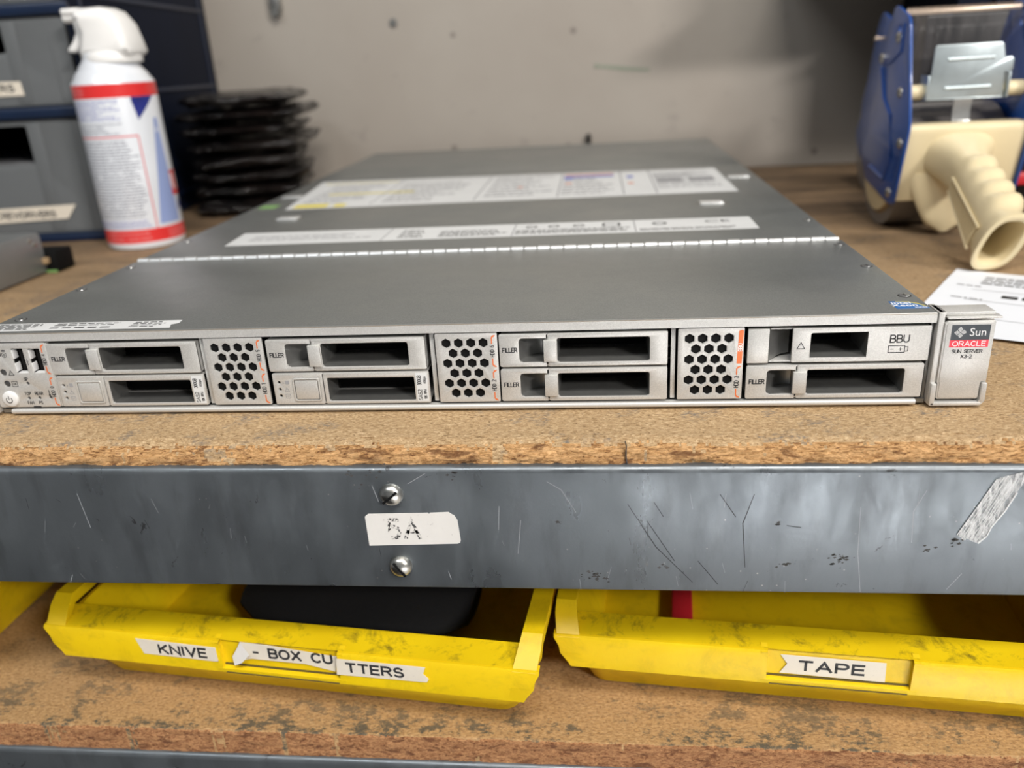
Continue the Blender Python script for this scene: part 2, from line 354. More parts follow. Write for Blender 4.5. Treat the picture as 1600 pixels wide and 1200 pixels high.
    def print_(s, body, size, mtx, sx=1.0, w=0.13, mi=0, space=0.2):
        """plain grotesque capitals drawn as strokes; centred on the origin"""
        h = size * 0.7; x = 0.0; segs = []
        for ch in body:
            wd, pls = GLYPH.get(ch, (0.45, []))
            for pl in pls: segs.append([((x + px) * h * sx, (py - .5) * h) for px, py in pl])
            x += wd + space
        off = (x - space) * h * sx / 2; hw = w * h / 2
        for pl in segs:
            n = len(pl); closed = pl[0] == pl[-1] and n > 2; vs = []
            for i in range(n):
                a = pl[i - 1] if i > 0 else (pl[-2] if closed else pl[0]); c = pl[i + 1] if i < n - 1 else (pl[1] if closed else pl[-1]); b = pl[i]
                d1 = Vector((b[0] - a[0], b[1] - a[1])); d2 = Vector((c[0] - b[0], c[1] - b[1]))
                d1 = d1.normalized() if d1.length > 1e-9 else d2.normalized(); d2 = d2.normalized() if d2.length > 1e-9 else d1
                t = (d1 + d2).normalized() if (d1 + d2).length > 1e-6 else d1; nn = Vector((-t.y, t.x)); k = hw / max(0.45, nn.dot(Vector((-d1.y, d1.x))))
                e = 0
                q = Vector(b) + (-t * hw * .6 if i == 0 and not closed else t * hw * .6 if i == n - 1 and not closed else Vector((0, 0)))
                for sg in (1, -1): vs.append(mtx @ Vector((q.x - off + nn.x * k * sg, q.y + nn.y * k * sg, .03)))
            s.add(vs, [(2 * i, 2 * i + 1, 2 * i + 3, 2 * i + 2) for i in range(n - 1)], mi)
        return s
    def map(s, fn, start=0): s.v = s.v[:start] + [tuple(fn(*p)) for p in s.v[start:]]; return s
    def build(s, name, mats, parent=None, angle=35, world=True):
        if not isinstance(mats, (list, tuple)): mats = [mats]
        me = bpy.data.meshes.new(name)
        inv = None
        if parent is not None and world: inv = full(parent).inverted()
        vs = [Vector(p) * S for p in s.v]
        org = Vector((0, 0, 0))
        if inv is not None: vs = [inv @ v for v in vs]
        me.from_pydata(vs, [], s.f)
        for m in mats: me.materials.append(m)
        for p, k in zip(me.polygons, s.m): p.material_index = k
        b = bmesh.new(); b.from_mesh(me); bmesh.ops.remove_doubles(b, verts=b.verts[:], dist=1e-7)
        bmesh.ops.recalc_face_normals(b, faces=b.faces[:]); b.to_mesh(me); b.free()
        me.shade_smooth(); me.set_sharp_from_angle(angle=math.radians(angle))
        o = bpy.data.objects.new(name, me); COL.objects.link(o)
        if parent is not None: o.parent = parent
        return o
def full(o):
    m = Matrix.LocRotScale(o.location, o.rotation_euler, o.scale)
    return full(o.parent) @ m if o.parent else m
def tag(o, label, cat=None, group=None, kind=None):
    if label: o['label'] = label
    if cat: o['category'] = cat
    if group: o['group'] = group
    if kind: o['kind'] = kind
    return o
def empty(name, loc, rz, label, cat, group=None):
    o = bpy.data.objects.new(name, None); COL.objects.link(o); o.empty_display_size = 0.02
    o.location = Vector(loc) * S; o.rotation_euler = (0, 0, rz); return tag(o, label, cat, group)
def front(y, x=0, z=0, rot=0.0):
    """local (u, v, w) -> world: u right, v up, w towards the viewer, on the plane y"""
    return Matrix.Translation((x, y, z)) @ Matrix(((1, 0, 0, 0), (0, 0, -1, 0), (0, 1, 0, 0), (0, 0, 0, 1))) @ Matrix.Rotation(rot, 4, 'Z')
def flat(z, x=0, y=0, rot=0.0): return Matrix.Translation((x, y, z)) @ Matrix.Rotation(rot, 4, 'Z')
def rr(x0, x1, y0, y1, r=1.0, n=3):
    out = []
    for cx, cy, a in ((x1 - r, y1 - r, 0), (x0 + r, y1 - r, 90), (x0 + r, y0 + r, 180), (x1 - r, y0 + r, 270)):
        for k in range(n + 1):
            t = math.radians(a + 90 * k / n); out.append((cx + r * math.cos(t), cy + r * math.sin(t)))
    return out
def circ(cx, cy, r, n=14): return [(cx + r * math.cos(2 * PI * k / n), cy + r * math.sin(2 * PI * k / n)) for k in range(n)]
def hexa(cx, cy, r): return [(cx + r * math.cos(math.radians(30 + 60 * k)), cy + r * math.sin(math.radians(30 + 60 * k))) for k in range(6)]
def greek(mb, x0, x1, y0, y1, rows, put, mi=0, fill=0.62, wmin=1.5, wmax=6, indent=0.0, rnd=random):
    """rows of small illegible print as word-length dashes"""
    dy = (y1 - y0) / rows
    for r in range(rows):
        yy = y1 - (r + 0.5) * dy; x = x0; end = x1 - rnd.random() * indent * (x1 - x0)
        while x < end:
            wl = min(rnd.uniform(wmin, wmax), end - x)
            put(mb, x, x + wl, yy - dy * fill / 2, yy + dy * fill / 2, mi); x += wl + wmin * 0.45
def put_flat(z):
    return lambda mb, a, b, c, d, mi: mb.add([(a, c, z), (b, c, z), (b, d, z), (a, d, z)], [(0, 1, 2, 3)], mi)

# ================================================================== the setting
b = MB().box(-1800, 1800, 800, 815, -900, 1500); tag(b.build('wall_back', wall_m), 'scuffed beige grey panel wall behind the bench', kind='structure')
b = MB().box(-4000, 4000, -4500, 900, -920, -900); tag(b.build('floor', floor_m), 'grey concrete floor in front of the bench', kind='structure')

mb_ = MB().box(-2600, 60, -2600, -60, -900, -886, 4); tag(mb_.build('reflection_mat', blackm), 'added black mat out of view that darkens the reflection in the beam', 'mat')  # added unseen mat, gives the beam its dark left-hand reflection
# ================================================================== workbench
wb = empty('workbench', (0, 0, -900), 0, 'workbench with worn particleboard top, grey blue steel front beam and lower shelf', 'workbench')
def board(name, zt, zb, yf, rad, m_top, m_side, amp, ymax=799, xl=-900, xr=900):
    """board with a worn, chipped front edge"""
    prof = []                       # (y, z) from underside round the front up to the top
    prof.append((yf + 30, zb)); nv = 12
    for k in range(nv + 1):
        prof.append((yf, zb + (zt - rad - zb) * k / nv))
    for k in range(1, 9):
        a = PI / 2 * k / 8; prof.append((yf + rad - rad * math.cos(a), zt - rad + rad * math.sin(a)))
    for d in (1.0, 2.2, 3.6, 5.5, 9): prof.append((yf + rad + d, zt))
    prof += [(yf + 60, zt), (ymax, zt), (ymax, zb)]
    xs = [xl] + [-300 + i * 1.1 for i in range(int(620 / 1.1))] + [xr]
    rings = []; n = len(prof)
    for x in xs:
        ring = []
        for j, (y, z) in enumerate(prof):
            k = 0.0
            if 1 <= j <= nv + 9: k = 1.0
            elif j <= nv + 13: k = 0.35
            p = Vector((x * 0.06, y * 0.25, z * 0.28)); q = Vector((x * 0.25, y * 0.5, z * 0.6))
            dsp = (noise.noise(p) * 1.1 + abs(noise.noise(q)) * 0.9 + noise.noise(q * 2.7) * 0.4) * amp * k
            jag = noise.noise(Vector((x * 0.12, 7.1, 0))) * 0.9 * amp if 1 <= j <= 3 else 0
            ring.append((x, y + max(dsp, -0.4) , z - (dsp * 0.35 if j > nv else 0) + jag))
        rings.append(ring)
    mb = MB(); mb.loft(rings)
    # faces of the front strip use the raw edge material
    cnt = 0
    for i in range(len(mb.f)):
        f = mb.f[i]
        if len(f) == 4:
            zc = sum(mb.v[v][2] for v in f) / 4; yc = sum(mb.v[v][1] for v in f) / 4
            xc = mb.v[f[0]][0]; nb = noise.noise(Vector((xc * .11, yc * .3, 2))) + .6 * noise.noise(Vector((xc * .45, yc * .9, 5)))
            if yc < yf + rad * (0.75 + nb * 1.1) and zc < zt - rad * max(-.1, 0.16 + nb * .25): mb.m[i] = 1
    return mb.build(name, [m_top, m_side], wb, angle=60)
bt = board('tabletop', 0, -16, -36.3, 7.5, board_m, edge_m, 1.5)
ls = board('lower_shelf', -160, -176, -39.5, 1.6, shelf_m, edge2_m, 0.5)
mb = MB()
# crack running down the board edge
mb.prism([(87, 3.0), (87.35, -1), (87.1, -5), (87.6, -9.5), (88.0, -9.5), (87.6, -5), (87.75, -1), (87.3, 2)], 'y', -36.6, -35.2)
mb.map(lambda x, y, z: (x, y + (3 if z > 0 else 0) , min(z, -0.3) if z > 0 else z))
mb.build('edge_crack', ink, wb)
def beam(name, zt, zb, yf, scratches):
    mb = MB(); r = 3.2; pr = [(yf + 40, zt), (yf + r, zt)]
    for k in range(1, 7): a = PI / 2 * k / 6; pr.append((yf + r - r * math.sin(a), zt - r + r * math.cos(a)))
    pr += [(yf, zb + 2), (yf + 0.6, zb + 0.5), (yf + 2, zb), (yf + 30, zb), (yf + 30, zb + 2), (yf + 3, zb + 2), (yf + 3, zt - 3), (yf + 40, zt - 3)]
    mb.prism(pr, 'x', -900, 900)
    if scratches:
        def scratch(pts, wd, mi):
            vs = []; n = len(pts)
            for i, (x, z) in enumerate(pts):
                a = pts[min(i + 1, n - 1)]; c = pts[max(i - 1, 0)]; dx, dz = a[0] - c[0], a[1] - c[1]; L = math.hypot(dx, dz) or 1
                k = wd * (0.25 + 0.75 * math.sin(PI * (i + 0.5) / n)) / 2
                vs += [(x - dz / L * k, yf - 0.03, z + dx / L * k), (x + dz / L * k, yf - 0.03, z - dx / L * k)]
            mb.add(vs, [(2 * i, 2 * i + 1, 2 * i + 3, 2 * i + 2) for i in range(n - 1)], mi)
        rnd = random.Random(3)
        D = [[(88, -27), (100, -48), (116, -66)], [(96, -35), (108, -55)], [(126, -22), (133, -33)], [(140, -22), (136, -36), (138, -58)], [(118, -55), (127, -67)], [(154, -37), (160, -38)], [(99, -26), (103, -33)]]
        for d in D: scratch(d, 0.45, 2)
        Lt = [[(183, -28), (184, -50), (187, -70)], [(262, -52), (257, -58), (255, -67)], [(-6, -17), (2, -12)], [(-22, -18), (-20, -26)], [(33, -28), (32, -40)], [(42, -35), (40, -52)], [(227, -60), (222, -68)], [(-160, -22), (-158, -40)], [(-176, -70), (-174, -66)], [(208, -20), (204, -30), (205, -45)], [(54, -16), (60, -20), (66, -31)], [(8, -62), (9, -66)]]
        for d in Lt: scratch(d, 0.4, 1)
        for i in range(30):
            x = rnd.uniform(-200, 260); z = rnd.uniform(-66, -18); scratch([(x, z), (x + rnd.uniform(-2, 2), z - rnd.uniform(1, 8))], 0.22, 1 if rnd.random() < .7 else 2)
        for cx, cz, R, k in ((73, -63, 6, 26), (177, -53, 6, 22), (-24, -13.5, 9, 12), (14, -13, 3, 7), (222, -45, 4, 10), (212, -48, 4, 8), (59, -36, 1.6, 6), (154, -56, 3, 7), (104, -58, 2, 5), (150, -36, 2, 4)):
            for i in range(k):
                x = cx + rnd.gauss(0, R * 0.5); z = cz + rnd.gauss(0, R * 0.28); q = rnd.uniform(0.3, 1.2)
                mb.add([(x - q, yf - 0.04, z), (x, yf - 0.04, z - q * 0.5), (x + q * rnd.uniform(.5, 1.3), yf - 0.04, z + 0.1), (x + 0.1, yf - 0.04, z + q * 0.6)], [(0, 1, 2, 3)], 3)
    return mb.build(name, [beam_m, scr_l, scr_d, smudge_m], wb)
fb = beam('front_beam', -9.2, -71.3, -39.0, True)
beam('lower_beam', -174.6, -236, -42.0, False)
for bx, bz, ang in ((-13.9, -22.2, -0.7), (-13.5, -59.0, 0.95)):
    mb = MB(); mb.lathe([(5.3, -39.0), (5.2, -39.8), (4.5, -41.1), (3.1, -42.1), (1.4, -42.6), (0.1, -42.7)], (bx, 0, bz), 32, 'y')
    mb.box(-4.2, 4.2, -42.75, -42.2, -0.5, 0.5, 0, 1, mtx=Matrix.Translation((bx, 0, bz)) @ Matrix.Rotation(ang, 4, 'Y'))
    mb.build('bolt_head', [chrome, blackm], fb)
mb = MB(); mb.curve([[(-27.1, -33.4), (-25.5, -32.0), (-8, -31.6), (1.4, -31.3), (1.8, -32.1), (2.3, -31.3), (10.6, -30.9), (12.0, -32.1), (12.8, -32.3), (14.2, -34.9), (14.9, -45.3), (14.5, -46.5), (13.5, -47.0), (-26.8, -48.4)]], 0.16, 0.0, front(-39.10))
st = mb.build('shelf_sticker', stickertape, fb)
mb = MB(); mb.print_('5A', 13.2, front(-39.22, -10.2, -39.6), 0.95, 0.19, space=.3); mb.build('sticker_lettering', rub_ink, st)
mb = MB()
TP = [(222.2, -41.0), (223.7, -42.2), (225.3, -43.5), (226.8, -42.8), (228.5, -43.9), (230.9, -44.8), (233.6, -41.5), (235.0, -36.8), (237.1, -33.2), (238.9, -29.7), (240.1, -25.8), (242.2, -21.0), (244.1, -16.9), (246.8, -11.9), (244.2, -11.6), (239.6, -12.9), (235.7, -14.0), (233.6, -15.1), (230.6, -22.0), (228.1, -28.1), (225.0, -34.6)]
mb.curve([TP], 0.12, 0.0, front(-39.25))
mb.tube([(*TP[5][:1], -39.5, TP[5][1]), (233.6, -39.6, -41.5), (235.0, -39.6, -36.8), (238.9, -39.5, -29.7), (242.2, -39.5, -21)], 0.28, 6, 1)
mb.tube([(222.2, -39.4, -41), (228, -39.45, -28.1), (233.6, -39.4, -15.1)], 0.16, 6, 1)
rnd = random.Random(5)
for i in range(7):
    u = (i + 0.7) / 8
    pts = [(222.5 + 9 * u + 12.5 * k + rnd.uniform(-.5, .5), -39.42, -42 - 2.2 * u + 28.5 * k + rnd.uniform(-.7, .7)) for k in (0, .2, .4, .6, .8, 1)]
    mb.tube(pts, 0.13, 5, 1)
mb.build('clear_tape_scrap', [scraptape, white_ink], fb)
for sx in (-1, 1):
    for yy in (-20, 770):
        mb = MB(); mb.box(sx * 820 - 25, sx * 820 + 25, yy, yy + 25, -900, -9.2 if yy < 0 else -16); mb.build('leg', beam_m, wb)

# ================================================================== rack server
sv = empty('rack_server', (0, 0, 0), 0, 'flat silver grey rack server lying on the bench, wide and one unit high', 'server')
D = 757
mb = MB()
mb.box(-218, 218, 42, D, 1.2, 41.6); mb.box(-218, -216.6, 2, 42, 3, 38.2); mb.box(216.9, 218, 2, 42, 3, 38.2); mb.box(-216, 216, 3, 42, 1.2, 2.4)
mb.build('chassis', [dull], sv)
mb = MB(); mb.box(-215.5, 215.5, 41.0, 41.9, 2.5, 38); 
for x in range(-210, 212, 9):
    mb.box(x, x + 0.9, 40.2, 41.0, 3, 37, 0, 1)
for z in (9, 15.5, 26, 32.5): mb.box(-215, 215, 40.2, 41.0, z, z + 0.8, 0, 1)
mb.build('backplane_mesh', [blackm, inner_m], sv)
mb = MB(); mb.box(-218, 218, -0.8, 143.2, 38.2, 43.0, 0.7)
lid1 = mb.build('front_cover', lid_m, sv)
mb = MB(); mb.box(-217.6, 217.8, -1.0, -0.75, 38.5, 42.5); mb.tube([(-217.5, -0.75, 42.65), (217.5, -0.75, 42.65)], 0.42, 8, 1); mb.build('front_lip', [silver, silver2], lid1)
mb = MB(); mb.box(-218, 218, 149, 497, 38.2, 43.0, 0.6); mb.box(-218, 218, 497.8, D, 38.2, 43.0, 0.6); mb.box(-217, 217, 140, D - 1, 37, 41.4)
mb.box(-218, 218, D - 2.0, D, 38, 43.3)
lid2 = mb.build('rear_cover', lid_m, sv)
mb = MB()
nk = 54; step = 434 / nk
for k in range(nk):
    x0 = -217 + k * step; r = 1.95 if k % 2 == 0 else 1.7
    mb.lathe([(r * 0.8, x0 + 0.25), (r, x0 + 0.5), (r, x0 + step - 0.6), (r * 0.8, x0 + step - 0.35)], (0, 146.2, 42.6), 14, 'x')
mb.box(-217.5, 217.5, 143, 149.5, 40.5, 41.9, 0, 1)
mb.build('hinge', [hinge_m, dull], sv)
# lid screws
for x, y in ((-209.8, 20.5), (-212.8, 77), (-212.6, 129), (213, 25), (213, 80), (213, 131), (-212.5, 205), (212.8, 205)):
    mb = MB(); mb.lathe([(3.0, 43.02), (2.9, 43.06), (2.4, 43.06)], (x, y, 0), 20, 'z', 1); mb.lathe([(2.3, 43.0), (2.2, 43.35), (1.2, 43.5)], (x, y, 0), 20)
    mb.box(x - 1.3, x + 1.3, y - .25, y + .25, 43.4, 43.56, 0, 1); mb.box(x - .25, x + .25, y - 1.3, y + 1.3, 43.4, 43.56, 0, 1)
    mb.build('screw', [silver2, ink], lid1 if y < 140 else lid2)
# finger recesses with raised bright tabs
for x, y, wd in ((-165, 279, 17), (161, 280, 17)):
    mb = MB(); mb.box(x - wd / 2 - 3, x + wd / 2 + 3, y - 7, y + 7, 42.9, 43.12, 0, 1); mb.box(x - wd / 2, x + wd / 2, y - 5, y + 6, 43.0, 44.6, 0.6)
    mb.build('lid_latch', [hinge_m, dull], lid2)
for x, y in ((201, 411), (-203, 395)):
    mb = MB(); mb.box(x - 9, x + 9, y - 5, y + 5, 42.9, 44.0, 0.4); mb.build('cover_tab', hinge_m, lid2)
# big service label
zL = 43.06; P = put_flat(zL + 0.05)
mb = MB(); mb.curve([[(-185, 326), (-204, 490), (189, 478), (189.5, 334)]], 0.1, 0, flat(zL - 0.04)); sl = mb.build('service_label', label_w, lid2)
mb = MB(); rnd = random.Random(11)
def sk(x, y):   # label leans: left edge runs from (-185,326) to (-204,490)
    t = (y - 326) / 164; return x
def prt(x0, x1, y0, y1, mi): mb.add([(x0, y0, zL + .06), (x1, y0, zL + .06), (x1, y1, zL + .06), (x0, y1, zL + .06)], [(0, 1, 2, 3)], mi)
prt(-181, -152, 331, 348, 2); prt(-146, -136, 331, 345, 2); prt(-170, -90, 398, 404, 2); prt(-195, -120, 470, 474, 2)
for (a, c, d, e) in ((-180, -120, 352, 460), (-108, -40, 345, 455), (-20, 40, 350, 470), (46, 92, 345, 462), (128, 182, 362, 456)):
    greek(mb, a, c, d, e, 8, P, 1, 0.38, 3, 13, 0.4, rnd)
for x in (-116, -27, 43, 98, 125): prt(x, x + 1.2, 338, 478, 1)
prt(46, 92, 446, 458, 3); prt(46, 92, 462, 468, 4); prt(46, 54, 436, 446, 3); prt(48, 54, 408, 414, 4); prt(104, 110, 432, 446, 3); prt(104, 109, 396, 403, 4); prt(6, 10, 396, 402, 4)
for a in (130, 158): prt(a, a + 22, 396, 424, 1)
prt(128, 178, 440, 446, 1); prt(-190, 180, 473, 475, 1)
mb.build('label_print', [ink, inkgrey, yellow_ink, blue_ink, orange], sl)
mb = MB(); mb.curve([[(-175.7, 184), (-178.6, 226.4), (178.9, 224.7), (178.7, 184.4)]], 0.1, 0, flat(zL - 0.04)); rl = mb.build('regulatory_label', label_w, lid2)
mb = MB(); rnd = random.Random(12)
greek(mb, -165, -75, 196, 214, 3, P, 1, 0.35, 3, 14, 0.4, rnd); greek(mb, -58, -38, 190, 218, 4, P, 0, 0.4, 2, 8, 0.3, rnd); greek(mb, -30, 18, 190, 210, 4, P, 0, 0.45, 2, 6, 0.2, rnd)
greek(mb, 22, 98, 190, 204, 3, P, 0, 0.5, 2, 6, 0.1, rnd); greek(mb, 104, 168, 188, 196, 2, P, 0, 0.45, 2, 7, 0.1, rnd)
for x, y, r1 in ((32, 213, 4), (47, 213, 4), (64, 213, 4), (118, 211, 5)):
    mb.curve([circ(x, y, r1), circ(x, y, r1 * 0.65)], 0.04, 0, flat(zL + 0.05))
for x in (-68, 20, 101): mb.add([(x, 185, zL + .06), (x + .8, 185, zL + .06), (x + .8, 225, zL + .06), (x, 225, zL + .06)], [(0, 1, 2, 3)], 1)
mb.text('CE', 11, flat(zL + 0.05, 156, 212), 1.3); mb.curve([rr(80, 92, 207, 218), rr(81.5, 90.5, 208.5, 216.5)], 0.04, 0, flat(zL + 0.05))
mb.build('label_print', [ink, inkgrey], rl)
mb = MB(); mb.curve([[(-217, 1.6), (-217, 13.4), (-121.6, 13.6), (-121, 9), (-124, 7), (-122, 1.7)]], 0.1, 0, flat(zL - 0.04)); fl = mb.build('front_label', label_w, lid1)
mb = MB(); rnd = random.Random(13); greek(mb, -214, -190, 3, 12.5, 5, P, 0, 0.6, 2, 6, 0.3, rnd); greek(mb, -184, -148, 7.5, 12.5, 2, P, 0, 0.45, 2, 6, 0.2, rnd); greek(mb, -184, -152, 3.5, 6.5, 1, P, 0, 0.5, 4, 6, 0.1, rnd)
greek(mb, -144, -126, 3.5, 12.5, 4, P, 0, 0.5, 2, 5, 0.4, rnd); mb.build('label_print', [ink], fl)
# green certification mark sticker
mb = MB(); mb.box(-213, -198, 335, 352, 43.0, 43.1); mb.build('green_sticker', green_ink, lid2)
# processor sticker near the right front corner
mb = MB(); mb.curve([[(203.2, 16.2), (208, 16.4), (212, 14.6), (215.5, 11.0), (217.0, 5.2), (203.4, 5.2)]], 0.1, 0, flat(zL - .02))
ps = mb.build('processor_sticker', bluesticker, lid1)
mb = MB(); mb.text('intel', 4.0, flat(zL + .06, 207.6, 13.4), 1.2, .06, 0); mb.text('Xeon', 4.2, flat(zL + .06, 208.0, 9.8), 1.15, .06, 0); mb.text('inside', 2.0, flat(zL + .06, 213.8, 6.8), 1.1, .02, 0)
mb.curve([[(206, 16), (211, 15.4), (214.5, 12.5), (216.4, 8), (215.9, 8), (213.8, 12), (210.6, 14.9), (206, 15.6)]], .04, 0, flat(zL + .05), 1)
mb.build('sticker_lettering', [white_ink, yellow_ink], ps)
# bottom rail
mb = MB(); pr = [(2, 1.1), (-0.6, 1.1)] + [(-0.6 - 1.0 * math.sin(PI * k / 6), 2.35 - 1.25 * math.cos(PI * k / 6)) for k in range(1, 6)] + [(-0.6, 3.6), (2, 3.6)]
mb.prism(pr, 'x', -211.3, 213.6); mb.build('bottom_rail', silver, sv)
for a_, c_ in ((-217.5, -212), (214, 218)): mb = MB(); mb.box(a_, c_, 1, 4.5, 1.2, 3.1); mb.build('rail_end', dull, sv)

YF = -0.6          # front faces of the bay modules
def opening(mb, x0, x1, z0, z1, d, mi=0, mb_back=None):
    """inner walls of a recess"""
    y0, y1 = YF + 0.4, YF + d
    mb.add([(x0, y0, z0), (x1, y0, z0), (x1, y0, z1), (x0, y0, z1), (x0 + .6, y1, z0 + .5), (x1 - .6, y1, z0 + .5), (x1 - .6, y1, z1 - .5), (x0 + .6, y1, z1 - .5)],
           [(0, 1, 5, 4), (1, 2, 6, 5), (3, 7, 6, 2), (0, 4, 7, 3)], mi)
def scoop(mb, x0, x1, z0, z1, depth=7, mi=0):
    """concave thumb recess, curved about a vertical axis"""
    n = 10; vs = []; fs = []
    for k in range(n + 1):
        u = k / n; x = x0 + (x1 - x0) * u; y = YF + 0.3 + depth * math.sin(u * PI * 0.62) ** 0.8
        vs += [(x, y, z0 + 1.0), (x, y, z1 - .4), (x, YF + .3, z0), (x, YF + .3, z1)]
    for k in range(n):
        a = 4 * k; fs += [(a, a + 4, a + 5, a + 1), (a, a + 2, a + 6, a + 4), (a + 1, a + 5, a + 7, a + 3)]
    e = 4 * n; vs += [(x1, YF + .3, z0), (x1, YF + .3, z1)]
    mb.add(vs, fs, mi)
def louvers(mb, x0, x1, z0, z1, d, mi):
    """perforated sheet seen at the back of the recess"""
    y = YF + d
    mb.add([(x0, y + 3, z0), (x1, y + 3, z0), (x1, y + 3, z1), (x0, y + 3, z1)], [(0, 1, 2, 3)], mi + 1)
    n = int((x1 - x0) / 4.4)
    for k in range(n + 1):
        x = x0 + (x1 - x0) * k / n; mb.box(x - .3, x + .3, y, y + .5, z1 - 4.5, z1, 0, mi)
    mb.box(x0, x1, y, y + .5, z1 - 4.9, z1 - 4.3, 0, mi); mb.box(x0, x1, y, y + .5, z1 - .7, z1, 0, mi)
def filler(x0, z0, W=74.6, where=''):
    H = 15.6; X = x0; Z = z0
    mb = MB()
    r = 0.9
    plate = rr(X + 21.8, X + W, Z, Z + H, .8); hole = rr(X + 26.0, X + 66.8, Z + 2.0, Z + 13.3, .9)
    mb.curve([plate, hole], 1.4, 0.25, front(YF + 0.7))
    opening(mb, X + 26.0, X + 66.8, Z + 2.0, Z + 13.3, 20, 1)
    mb.box(X + W - .35, X + W + .0, YF + .5, 30, Z + .4, Z + H - .4, 0, 0); mb.box(X + 1, X + W - .5, YF + .8, 30, Z + .1, Z + .8); mb.box(X + 1, X + W - .5, YF + .8, 30, Z + H - .8, Z + H - .1)
    louvers(mb, X + 26.5, X + 66.3, Z + 2.4, Z + 12.9, 20, 2)
    fd = mb.build('drive_filler', [silver, dull, inner_m, blackm], sv)
    mb = MB()
    c = rr(X, X + 21.2, Z, Z + H, .8)
    # C-shaped latch face: outline with the thumb recess cut in from the right
    c = [(X + .8, Z), (X + 21.2, Z), (X + 21.2, Z + 2.0), (X + 10.6, Z + 2.0), (X + 9.4, Z + 2.5), (X + 8.9, Z + 3.6), (X + 8.9, Z + 12.0), (X + 9.3, Z + 13.0), (X + 10.4, Z + 13.4), (X + 21.2, Z + 13.4), (X + 21.2, Z + H), (X + .8, Z + H), (X + .2, Z + H - .3), (X, Z + H - .9), (X, Z + .9), (X + .2, Z + .3)]
    mb.curve([c], 1.4, 0.25, front(YF + 0.7))
    scoop(mb, X + 8.8, X + 21.4, Z + 1.9, Z + 13.5, 10, 1)
    mb.box(X + 20.0, X + 25.8, YF - 1.2, YF + .6, Z + 2.5, Z + 12.7, 0.3)
    mb.box(X + 21.0, X + 25.9, YF + .6, YF + 7, Z + 2.2, Z + 13.2, 0, 1)
    la = mb.build('latch', [silver, scoop_m], fd)
    mb = MB(); mb.print_('FILLER', 2.75, front(YF - .04, X + 4.7, Z + 8.1), 0.9, 0.21); mb.build('lettering', ink, la)
def triangle(mb, cx, cz, s, y, mi=0):
    o = [(cx - s, cz - s * .8), (cx + s, cz - s * .8), (cx, cz + s)]; k = .68
    i = [(cx + (a - cx) * k, cz - s * .18 + (b2 - cz + s * .18) * k) for a, b2 in o]
    mb.curve([o, i], .04, 0, front(y), mi); mb.box(cx - .1, cx + .1, y - .02, y + .02, cz - .2, cz + .45, 0, mi)
def drive(x0, z0):
    X, Z, H = x0, z0, 15.6
    mb = MB()
    mb.curve([rr(X + 24.5, X + 74.6, Z, Z + H, .8), rr(X + 26.3, X + 67.6, Z + 1.5, Z + 13.0, .6)], 1.4, .25, front(YF + .7))
    opening(mb, X + 26.3, X + 67.6, Z + 1.5, Z + 13.0, 13, 1)
    louvers(mb, X + 26.9, X + 67.0, Z + 2.0, Z + 12.6, 13, 2)
    mb.box(X + 1, X + 74, YF + .8, 30, Z + .1, Z + .8); mb.box(X + 1, X + 74, YF + .8, 30, Z + H - .8, Z + H - .1)
    hd = mb.build('hard_drive', [silver, scoop_m, inner_m, blackm], sv)
    mb = MB()
    mb.curve([rr(X, X + 24.0, Z, Z + H, .8), circ(X + 2.9, Z + 11.0, .75), circ(X + 2.9, Z + 7.6, .75), circ(X + 2.9, Z + 4.3, .75), rr(X + 9.6, X + 22.6, Z + 1.6, Z + 13.2, 1)], 1.4, .25, front(YF + .7))
    mb.box(X + .5, X + 23.5, YF + 1.3, YF + 2, Z + .5, Z + H - .5, 0, 1)
    mb.curve([rr(X + 9.6, X + 22.6, Z + 1.6, Z + 13.2, 1), rr(X + 10.3, X + 21.9, Z + 2.3, Z + 12.5, .8)], 1.0, .2, front(YF - .1))
    rb = mb.build('release_panel', [silver, blackm], hd)
    mb = MB(); mb.box(X + 10.6, X + 21.6, YF - .4, YF + 1, Z + 2.6, Z + 12.2, .35); mb.build('release_button', silver, hd)
    mb = MB(); triangle(mb, X + 6.4, Z + 7.5, 1.25, YF - .04); mb.curve([rr(X + 5.3, X + 7.6, Z + 3.1, Z + 5.3, .1), rr(X + 5.5, X + 7.4, Z + 3.3, Z + 5.1, .1)], .04, 0, front(YF - .04))
    mb.box(X + 6, X + 7.8, YF - .06, YF - .02, Z + 10.2, Z + 12); mb.curve([circ(X + 5, Z + 10.8, .35, 8)], .04, 0, front(YF - .04)); mb.text('OK', 1.2, front(YF - .05, X + 6.45, Z + 4.2), .8)
    mb.build('indicator_symbols', inkgrey, hd)
    mb = MB(); mb.box(X + 68.4, X + 73.8, YF - .1, YF + .1, Z + .9, Z + 14.9); lb = mb.build('drive_label', label_w, hd)
    mb = MB(); q = front(YF - .13, X + 69.9, Z + 4.1, PI / 2); mb.print_('SAS2', 2.5, q, .95, .17); mb.print_('300GB', 2.4, front(YF - .13, X + 69.9, Z + 11.3, PI / 2), .72, .18)
    mb.print_('10K RPM', 1.7, front(YF - .13, X + 72.4, Z + 4.4, PI / 2), .75, .2); mb.print_('6Gbps', 1.7, front(YF - .13, X + 72.4, Z + 11.4, PI / 2), .8, .18)
    mb.build('label_print', ink, lb)
filler(-184.6, 21.2); drive(-183.9, 4.7); filler(-76.3, 21.1); drive(-75.7, 4.5)
filler(32.2, 21.5); filler(32.2, 4.8); filler(141.0, 4.6)
